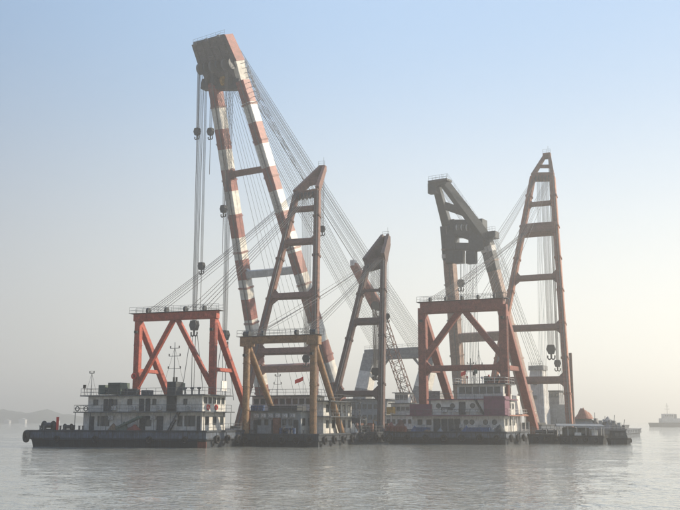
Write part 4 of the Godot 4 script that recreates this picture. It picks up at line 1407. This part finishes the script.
# ------------------------------------------------------------------ the dark green-headed crane
func build_crane_five():
	var r := thing("floating_crane", H(496, 0, 246), -32, "floating crane with dark grey-green boom head on thick pinkish-grey legs", "crane ship", "floating cranes moored together")
	var dk := 3.0
	hull(r, -12, 14, 5, -62, dk, 1.2)
	var k := 0.2
	var n := Vector3(0, -k, 1)
	var off := -dk * k
	var b := boom(r, n, off, [447, 226, 459, 380], [486, 240, 530, 412], dk, M.greengrey, {"w": 2.6, "split": 0.17, "low": M.pinkgrey, "cross": [[338, 2.3, M.pinkgrey]]})
	nose(b, [440.5, 184], 10.0, M.greengrey, 2.4, {"w": 2.2, "depth": 2.5, "bw": 2.6, "bh": 3.0})
	var tops: Array = b.get_meta("tops")
	var tip: Vector3 = b.get_meta("tip")
	var hd := node("sheave_housing", b)
	# portal between the leg heads, open in the middle round the sheaves
	var w0 := hit(446, 222, n, off)
	var w1 := hit(484, 222, n, off)
	for q in [[0.0, 0.26], [0.62, 1.0]]:
		var st := S()
		var pa := w0.lerp(w1, q[0])
		var pb := w0.lerp(w1, q[1])
		box(st, Vector3(pa.x, pa.y - 7.5, pa.z - 2.2), Vector3(pb.x, pa.y + 0.3, pa.z + 1.0), 0.1)
		part("housing_wall", st, M.greengrey, hd)
	for y in [0.3, -2.7, -6.0]:
		var st := S()
		bar(st, w0 + Vector3(0.2, y - 0.4, -0.6), w1 + Vector3(-0.2, y - 0.4, -0.6), 2.4, 1.3 if y > -1.0 else 1.8)
		part("housing_beam", st, M.greengrey, hd)
	for i in 5:
		var s := S(true)
		var c := w0.lerp(w1, 0.32 + 0.065 * i) + Vector3(0, -1.6, 0.2)
		tube(s, c + Vector3(-0.16, 0, 0), c + Vector3(0.16, 0, 0), 1.0, 16)
		part("sheave", s, M.steel if i % 2 else M.palegrey, hd)
	for q in [0.12, 0.34, 0.66]:
		var st := S()
		var c := w0.lerp(w1, q) + Vector3(0, -8.6, 0)
		box(st, c + Vector3(-1.2, -2.2, -1.0), c + Vector3(1.2, 1.0, 1.0), 0.15)
		part("block_guard", st, M.greengrey, hd)
	# platform rails and collars
	railing(hd, [tip + Vector3(-2.6, 0.9, 1.4), tip + Vector3(2.4, 0.9, 1.4)], "steel", 1.1, 1.0)
	var tp := S()
	box(tp, tip + Vector3(-2.8, 0.4, -1.6), tip + Vector3(2.5, 0.88, 1.6), 0.1)
	box(tp, tip + Vector3(-3.2, -2.2, -1.0), tip + Vector3(-1.0, 0.4, 1.0), 0.2)
	part("tip_platform", tp, M.greengrey, hd)
	var rp := S()
	var q1: Vector3 = tops[1]
	box(rp, q1 + Vector3(0.6, 0.2, -1.6), q1 + Vector3(3.0, 1.9, 1.2), 0.15)
	part("side_platform", rp, M.greengrey, hd)
	railing(hd, [q1 + Vector3(0.6, 1.9, 1.1), q1 + Vector3(3.0, 1.9, 1.1)], "steel", 1.1, 0.8)
	railing(hd, [q1 + Vector3(0.2, 2.2, 1.0), tip + Vector3(2.4, 1.2, 1.0)], "steel", 1.0, 1.6)
	var feet: Array = b.get_meta("feet")
	for i in 2:
		var cl := S()
		var pa: Vector3 = (tops[i] as Vector3).lerp(feet[i], 0.14 if i == 0 else 0.035)
		var pb: Vector3 = (tops[i] as Vector3).lerp(feet[i], 0.16 if i == 0 else 0.065)
		sweep(cl, pa, pb, sec_box(3.0, 3.2), n, 1, 1)
		part("collar", cl, M.palegrey, b)
	# winch tower and stays running back to it
	var twr := node("winch_tower", r)
	var t0 := inv * P(538, 369, 272)
	var st := S()
	var s0 := inv * H(538, dk, 272)
	sweep(st, s0, t0, sec_box(5.0, 4.4, 0.2), Vector3(0, 0, 1), 1.2, 0.72)
	part("tower", st, M.palegrey, twr)
	st = S()
	box(st, t0 + Vector3(-2.2, -0.4, -2.0), t0 + Vector3(2.2, 0.9, 2.0), 0.15)
	part("tower_head", st, M.greybeam, twr)
	railing(twr, [t0 + Vector3(-2.1, 0.9, 1.9), t0 + Vector3(2.1, 0.9, 1.9)], "steel", 1.0, 0.8)
	for i in 3: 
		var wd := S()
		box(wd, s0.lerp(t0, 0.2 + 0.25 * i) + Vector3(-0.5, 0, 2.0), s0.lerp(t0, 0.2 + 0.25 * i) + Vector3(0.5, 1.0, 3.1 - 0.35 * i), 0.05)
		part("window", wd, M.glass, twr)
	bundle(r, tops[1] + Vector3(0.4, 0.8, 0), tops[1] + Vector3(2.6, 0.8, -1.0), t0 + Vector3(-2.2, 0.9, -1), t0 + Vector3(2.2, 0.9, 1), 7, 0.05)
	bundle(r, w0.lerp(w1, 0.3) + Vector3(0, -8, -1), w0.lerp(w1, 0.75) + Vector3(0, -8, -1), w0.lerp(w1, 0.3) + Vector3(0, -42, 0), w0.lerp(w1, 0.8) + Vector3(0, -42, 0), 12, 0.045, "hoist_rope")
	hook_block(r, w0.lerp(w1, 0.36) + Vector3(0, -15, 0), 1.1)
	bundle(r, w0.lerp(w1, 0.4) + Vector3(0, 0, 0), w0.lerp(w1, 0.5), tip + Vector3(-0.4, -1, 0), tip + Vector3(0.4, -1, 0), 3, 0.04, "whip_rope")
	# deckhouse with a flat dark wheelhouse at the after end
	var dh := node("after_house", r)
	var c0 := inv * H(557, dk, 276)
	st = S()
	box(st, c0 + Vector3(-3.5, 0, -3), c0 + Vector3(4.0, 5.5, 3), 0.1)
	part("house", st, M.cabingrey, dh)
	st = S()
	box(st, c0 + Vector3(-1.4, 5.52, -2), c0 + Vector3(1.6, 9.2, 2), 0.1)
	part("wheelhouse", st, M.greybeam, dh)
	st = S()
	box(st, c0 + Vector3(-1.9, 9.22, -2.4), c0 + Vector3(2.1, 9.5, 2.4), 0.05)
	part("wheelhouse_roof", st, M.machine, dh)
	for i in 3:
		window_z(dh, c0.x - 1.1 + i * 0.9, c0.x - 0.45 + i * 0.9, c0.y + 7.6, c0.y + 8.6, c0.z + 2.0)

# ------------------------------------------------------------------ barge with an orange lattice boom
func lattice(parent: Node, a: Vector3, b: Vector3, w: float, h: float, m: Material, bays: int):
	var st := S()
	var d := (b - a).normalized()
	var x := Vector3(0, 0, 1).cross(d).normalized()
	var y := d.cross(x)
	var cs := []
	for q in [[-1, -1], [1, -1], [1, 1], [-1, 1]]: cs.append(x * q[0] * w * 0.5 + y * q[1] * h * 0.5)
	for c in cs: sweep(st, a + c, b + c, sec_round(0.11, 6), Vector3(0, 0, 1))
	for i in bays:
		var p := a.lerp(b, float(i) / bays)
		var q := a.lerp(b, float(i + 1) / bays)
		for k in 4:
			var l := (k + 1) % 4
			sweep(st, p + cs[k], q + cs[l], sec_round(0.06, 4), Vector3(0, 0, 1))
			sweep(st, p + cs[k], p + cs[l], sec_round(0.06, 4), Vector3(0, 0, 1))
	part("lattice_section", st, m, parent)

func build_lattice_barge():
	var r := thing("crane_barge", H(402, 0, 210), -24, "white crane barge with a single orange lattice boom leaning left", "crane barge")
	var dk := 2.2
	hull(r, -5.5, 6.5, 5, -14, dk, 0.8, "hullblue", "hullblue")
	var b := node("boom", r)
	var top := RZ(354, 265, -3)
	var md := RZ(377, 306, -3)
	var bot := RZ(413, 412, -3)
	var st := S()
	sweep(st, top, md, sec_box(2.3, 2.0), Vector3(0, 0, 1), 0.75, 1.1)
	part("box_section", st, M.salmon, b)
	lattice(b, md, bot, 2.1, 2.0, M.rustbrown, 13)
	st = S()
	box(st, top + Vector3(-0.7, -0.2, -0.8), top + Vector3(0.5, 1.1, 0.8), 0.1)
	part("tip_cap", st, M.white, b)
	st = S()
	sweep(st, top + Vector3(0, 1, 0), top + Vector3(0, 2.6, 0), sec_round(0.04, 4), Vector3(0, 0, 1))
	part("antenna", st, M.steel, b)
	st = S(true)
	tube(st, md + Vector3(0, 0, -1.2), md + Vector3(0, 0, 1.2), 1.0, 14)
	part("sheave", st, M.machine, b)
	bundle(r, md + Vector3(-1.0, -0.8, 0), md + Vector3(0.2, -0.8, 0), md + Vector3(-1.0, -14.0, 0), md + Vector3(-0.2, -14.0, 0), 6, 0.035, "hoist_rope")
	hook_block(r, md + Vector3(-0.6, -14.0, 0), 1.0)
	var a := px_rect(386, 396, 412, 424, 1.0)
	var h1 := storey(r, "deckhouse", a[0], a[1], 1.0, -5.0, dk - 0.02, 5.0, M.white, 0.4)
	var h2 := storey(r, "bridge", a[0] + 0.9, a[1] - 0.8, 0.2, -4.5, 5.16, 7.6, M.white, 0.5)
	var h3 := storey(r, "wheelhouse", a[0] + 1.6, a[1] - 1.4, -0.4, -4.0, 7.762, 9.9, M.white, 0.5)
	for i in 5:
		var xa: float = lerp(a[0] + 0.3, a[1] - 0.9, i / 4.0)
		window_z(h1, xa, xa + 0.6, 3.4, 4.2, 1.0)
	for i in 4:
		var xa: float = lerp(a[0] + 1.2, a[1] - 1.7, i / 3.0)
		window_z(h2, xa, xa + 0.7, 6.1, 6.9, 0.2)
	for i in 3:
		var xa: float = lerp(a[0] + 1.8, a[1] - 2.3, i / 2.0)
		window_z(h3, xa, xa + 0.7, 8.6, 9.4, -0.4)
	railing(h2, [Vector3(a[0], 5.16, 1.3), Vector3(a[1], 5.16, 1.3)], "white")
	railing(h3, [Vector3(a[0] + 0.5, 7.762, 0.6), Vector3(a[1] - 0.4, 7.762, 0.6)], "white")
	mast(h3, Vector3(a[0] + 2.4, 10.06, -2), 4.0, [[2.4, 1.0]], 0.08)
	box_px(r, "yellow_winch_box", 386.5, 407, 393, 414.5, 3.0, 1.5, M.yellow)

# ------------------------------------------------------------------ small craft
func boat_hull(root: Node3D, L: float, W: float, fb: float, m: Material, bow := 1.0) -> MeshInstance3D:
	# along x, bow at +x
	var st := S()
	var x := L * 0.5
	var w := W * 0.5
	var up := [Vector2(-x, -w * 0.85), Vector2(x * 0.45, -w), Vector2(x * 0.8, -w * 0.62), Vector2(x, 0), Vector2(x * 0.8, w * 0.62), Vector2(x * 0.45, w), Vector2(-x, w * 0.85)]
	var lo := []
	for p in up: lo.append(Vector2(p.x * 0.93, p.y * 0.82))
	loft(st, [lo, up], [-0.5, fb])
	var o := part("hull", st, m, root)
	var e := S()
	for i in up.size():
		var a: Vector2 = up[i]
		var b: Vector2 = up[(i + 1) % up.size()]
		bar(e, Vector3(a.x, fb, a.y), Vector3(b.x, fb, b.y), 0.16, 0.22)
	part("gunwale", e, M.rubber, o)
	return o

func heap(called: String, parent: Node, c: Vector3, rx: float, rz: float, h: float, m: Material, sd: int):
	# a lumpy covered pile: a peaked height field with folds
	var st := S(true)
	var n := noise(sd, 0.35, 3)
	var g := []
	for j in 15:
		var row := []
		for i in 15:
			var u := i / 7.0 - 1.0
			var v := j / 7.0 - 1.0
			var d: float = min(1.0, sqrt(u * u + v * v))
			var y: float = h * pow(1.0 - d, 0.75) * (1.0 + 0.5 * n.get_noise_2d(u * rx * 2.0, v * rz * 2.0)) + 0.25 * h * n.get_noise_2d(u * rx * 4.0 + 9.0, v * rz * 4.0) * (1.0 - d)
			row.append(c + Vector3(u * rx, max(0.0, y), v * rz))
		g.append(row)
	for j in 14:
		for i in 14: face(st, [g[j][i], g[j][i + 1], g[j + 1][i + 1], g[j + 1][i]], c - Vector3(0, 30, 0))
	part(called, st, m, parent)

func build_small_craft():
	# dark pontoon boat between the crane and the awning boat
	var p := thing("work_boat", H(546, 0, 170), -4, "dark low work boat with machinery heaped on its deck beside the purple-trimmed crane", "boat")
	boat_hull(p, 6.0, 2.8, 1.5, M.hull)
	winch(p, Vector3(-1.2, 1.5, 0), 0.9)
	winch(p, Vector3(1.0, 1.5, -0.3), 0.8)
	var st := S()
	box(st, Vector3(-2.6, 1.5, -0.9), Vector3(-1.9, 3.0, 0.8), 0.05)
	part("locker", st, M.rustbrown, p)
	st = S(true)
	tube(st, Vector3(2.0, 1.5, 0), Vector3(2.0, 4.2, 0), 0.06, 6)
	part("pole", st, M.steel, p)
	railing(p, [Vector3(-2.4, 1.6, 1.0), Vector3(1.2, 1.6, 1.1)])
	for i in 3: tyre(p, Vector3(-1.8 + i * 1.7, 0.8, 1.45), Vector3(0, 0.1, 1), 0.4)
	# boat with a flat awning
	var a := thing("awning_boat", H(583.5, 0, 166), -6, "dark passenger boat under a long flat grey awning on posts", "boat")
	boat_hull(a, 8.2, 3.0, 1.35, M.hull)
	st = S()
	rings(st, [Vector3(-4.6, 3.0, 1.7), Vector3(3.5, 2.9, 1.7), Vector3(3.5, 2.9, -1.7), Vector3(-4.6, 3.0, -1.7)], [Vector3(-4.6, 3.14, 1.7), Vector3(3.5, 3.04, 1.7), Vector3(3.3, 3.35, -1.7), Vector3(-4.4, 3.45, -1.7)])
	part("awning", st, M.tarp, a)
	for i in 6:
		for s in [-1.25, 1.25]:
			st = S(true)
			tube(st, Vector3(-4.2 + i * 1.5, 1.3, s), Vector3(-4.2 + i * 1.5, 3.0 - 0.018 * i, s), 0.055, 6)
			part("awning_post", st, M.white, a)
	st = S()
	box(st, Vector3(-3.4, 1.34, -1.0), Vector3(0.9, 2.75, 0.9), 0.08)
	var cb := part("cabin", st, M.machine, a)
	for i in 3: window_z(cb, -3.0 + i * 1.3, -2.1 + i * 1.3, 1.8, 2.4, 0.9)
	st = S()
	box(st, Vector3(1.3, 1.34, -0.9), Vector3(2.3, 2.4, 0.8), 0.05)
	part("engine_box", st, M.white, a)
	st = S()
	box(st, Vector3(-1.6, 1.35, 1.0), Vector3(-0.5, 1.95, 1.4), 0.04)
	part("bench", st, M.cabin, a)
	for i in 4: tyre(a, Vector3(-3.2 + i * 1.7, 0.75, 1.5), Vector3(0, 0.1, 1), 0.36)
	# small dark skiff
	var s := thing("small_launch", H(620, 0, 164), 8, "small dark covered launch floating alone past the awning boat", "boat")
	boat_hull(s, 4.0, 1.8, 0.95, M.hull)
	st = S()
	rings(st, [Vector3(-1.75, 0.95, -0.7), Vector3(1.2, 0.95, -0.7), Vector3(1.2, 0.95, 0.7), Vector3(-1.75, 0.95, 0.7)], [Vector3(-1.45, 2.2, -0.6), Vector3(0.75, 2.2, -0.6), Vector3(0.75, 2.2, 0.6), Vector3(-1.45, 2.2, 0.6)])
	var ch := part("cabin", st, M.machine, s)
	st = S()
	box(st, Vector3(-1.65, 2.21, -0.75), Vector3(0.95, 2.30, 0.75), 0.03)
	part("roof", st, M.hull, ch)
	for i in 2: window_z(ch, -1.1 + i * 0.95, -0.45 + i * 0.95, 1.5, 1.9, 0.66)
	tyre(s, Vector3(1.95, 0.6, 0.2), Vector3(1, 0, 0.3), 0.25)
	# barge with a tarpaulin heap behind the awning boat
	var b := thing("cargo_barge", H(588, 0, 236), -24, "hazy cargo barge heaped with gear under an orange-red tarpaulin peak", "barge")
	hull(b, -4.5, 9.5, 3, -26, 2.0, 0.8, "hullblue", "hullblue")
	heap("gear_heap", b, Vector3(-1.2, 1.95, -1.0), 4.2, 3.4, 3.9, M.tarp, 5)
	heap("tarpaulin", b, Vector3(-0.9, 4.4, -0.6), 2.3, 2.0, 2.6, M.boomorange, 8)
	heap("gear_heap", b, Vector3(4.6, 1.95, -2.0), 3.4, 3.0, 2.9, M.greybeam, 13)
	for i in 7:
		st = S()
		var x := 1.6 + i * 1.12
		var hh := 2.4 - i * 0.2 + rng.randf_range(-0.7, 0.5)
		box(st, Vector3(x, 1.98, -1.5 + rng.randf_range(-0.6, 0.6)), Vector3(x + rng.randf_range(0.5, 0.95), 2.0 + hh, rng.randf_range(0.2, 1.6)), 0.12)
		part("deck_locker", st, [M.greybeam, M.cabingrey, M.trim, M.tarp][i % 4], b)
		if i % 2 == 0:
			st = S(true)
			tube(st, Vector3(x, 2.0, -1), Vector3(x + rng.randf_range(-0.6, 0.6), 3.4 + hh, -1), 0.06, 6)
			part("davit", st, M.steel, b)
	railing(b, [Vector3(2.0, 1.9, 2.8), Vector3(9.3, 1.9, 2.8)], "white")
	st = S(true)
	var pb := inv * H(573.6, 2.0, 232)
	var pt := inv * P(573.6, 353, 232)
	tube(st, pb, Vector3(pb.x, pt.y, pb.z), 0.42, 10, 0.8)
	part("spud_pole", st, M.rustbrown, b)
	ladder(b, Vector3(pb.x, pb.y, pb.z + 0.5), Vector3(pb.x, pt.y, pb.z + 0.5), Vector3(1, 0, 0), 0.6, 0.8)
	# far craft
	var f := thing("far_barge", H(616, 0, 560), -20, "faint low barge far off beyond the cargo barge", "barge")
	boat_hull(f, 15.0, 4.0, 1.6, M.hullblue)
	st = S()
	box(st, Vector3(-6.0, 1.6, -1.4), Vector3(-3.0, 3.6, 1.4))
	part("cabin", st, M.palegrey, f)
	var t := thing("tug_boat", H(668, 0, 640), 186, "hazy grey tug boat with stepped wheelhouse and mast, far off on open water", "boat")
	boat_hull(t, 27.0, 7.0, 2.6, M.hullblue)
	st = S()
	box(st, Vector3(-8.0, 2.6, -2.6), Vector3(5.0, 5.6, 2.6), 0.1)
	var d := part("deckhouse", st, M.palegrey, t)
	st = S()
	box(st, Vector3(-3.5, 5.6, -2.2), Vector3(3.2, 8.6, 2.2), 0.1)
	var wh := part("wheelhouse", st, M.palegrey, t)
	for i in 5: window_z(wh, -3.0 + i * 1.2, -2.2 + i * 1.2, 6.9, 7.9, 2.2)
	for i in 5: window_z(d, -7.2 + i * 2.4, -6.2 + i * 2.4, 3.8, 4.7, 2.6)
	for i in 5: 
		st = S()
		box(st, Vector3(-3.0 + i * 1.2, 6.9, -2.23), Vector3(-2.2 + i * 1.2, 7.9, -2.19), 0.0)
		part("window", st, M.glass, wh)
	mast(t, Vector3(0, 8.6, 0), 7.0, [[3.0, 1.6], [5.0, 1.0]], 0.16)
	st = S(true)
	tube(st, Vector3(-5.5, 5.6, 0), Vector3(-5.5, 8.4, 0), 0.9, 12)
	part("funnel", st, M.hullblue, t)

# ------------------------------------------------------------------ loose gear on the decks
func drum(at: Vector3, m: Material, label: String, group: String):
	var t := thing("oil_drum", at, rng.randf_range(0, 90), label, "drum", group)
	var s := S(true)
	tube(s, Vector3(0, 0, 0), Vector3(0, 0.9, 0), 0.3, 14)
	part("barrel", s, m, t)
	for y in [0.03, 0.3, 0.6, 0.87]:
		var q := S(true)
		torus(q, Vector3(0, y, 0), Vector3.UP, 0.3, 0.022, 14, 5)
		part("hoop", q, m, t)

func crate(at: Vector3, size: Vector3, yaw: float, m: Material, label: String, group: String):
	var t := thing("crate", at, yaw, label, "crate", group)
	var s := S()
	box(s, Vector3(-size.x / 2, 0.05, -size.z / 2), Vector3(size.x / 2, size.y - 0.02, size.z / 2), 0.02)
	part("panel", s, m, t)
	for x in [-0.5, 0.0, 0.5]:
		for z in [-1.0, 1.0]:
			var q := S()
			bar(q, Vector3(x * size.x, 0, z * (size.z / 2 + 0.02)), Vector3(x * size.x, size.y, z * (size.z / 2 + 0.02)), 0.1, 0.06)
			part("batten", q, m, t)

func build_deck_clutter():
	# blue drums by the ochre gantry
	for i in 4: drum(H(252.5 + i * 3.4, 5.51, 156.5 - i * 0.3), M.blue, "blue oil drum on the grey cabin roof behind the ochre gantry post", "blue drums on the cabin roof")
	for i in 5: drum(H(281.0 + i * 3.2, 1.93, 151.0 - i * 0.35), M.blue, "blue oil drum on deck in front of the grey cabin", "blue drums on the deck")
	# red drums at the port end of the purple-trimmed crane
	for i in 6: drum(H(388.0 + i * 3.4, 2.08, 171.0 - i * 0.9), M.redbrown, "red-brown drum standing on deck beside the purple cabin", "red drums by the purple cabin")
	# blue bundles along the purple crane's deck
	for q in [[418.0, 170.3], [426.0, 169.7], [470.0, 166.2], [478.0, 165.5], [486.0, 164.8]]:
		crate(H(q[0], 2.08, q[1] - 1.0), Vector3(1.3, 0.75, 0.8), -24, M.blue, "blue tarpaulin-covered deck box along the front of the purple-trimmed deckhouse", "blue deck boxes")
	# crates down the sunny side of the ochre-gantry crane
	for q in [[352.0, 172.0, 1.2, "wood"], [359.0, 175.5, 1.6, "salmon"], [366.0, 178.5, 1.1, "cabin"], [371.0, 181.5, 1.5, "wood"]]:
		crate(H(q[0], 1.93, q[1]), Vector3(1.2, q[2], 1.2), -20, M[q[3]], {"wood": "brown wooden crate on deck under the dark brown boom", "salmon": "salmon-pink deck crate under the dark brown boom", "cabin": "off-white deck crate under the dark brown boom"}[q[3]], "crates under the dark boom")
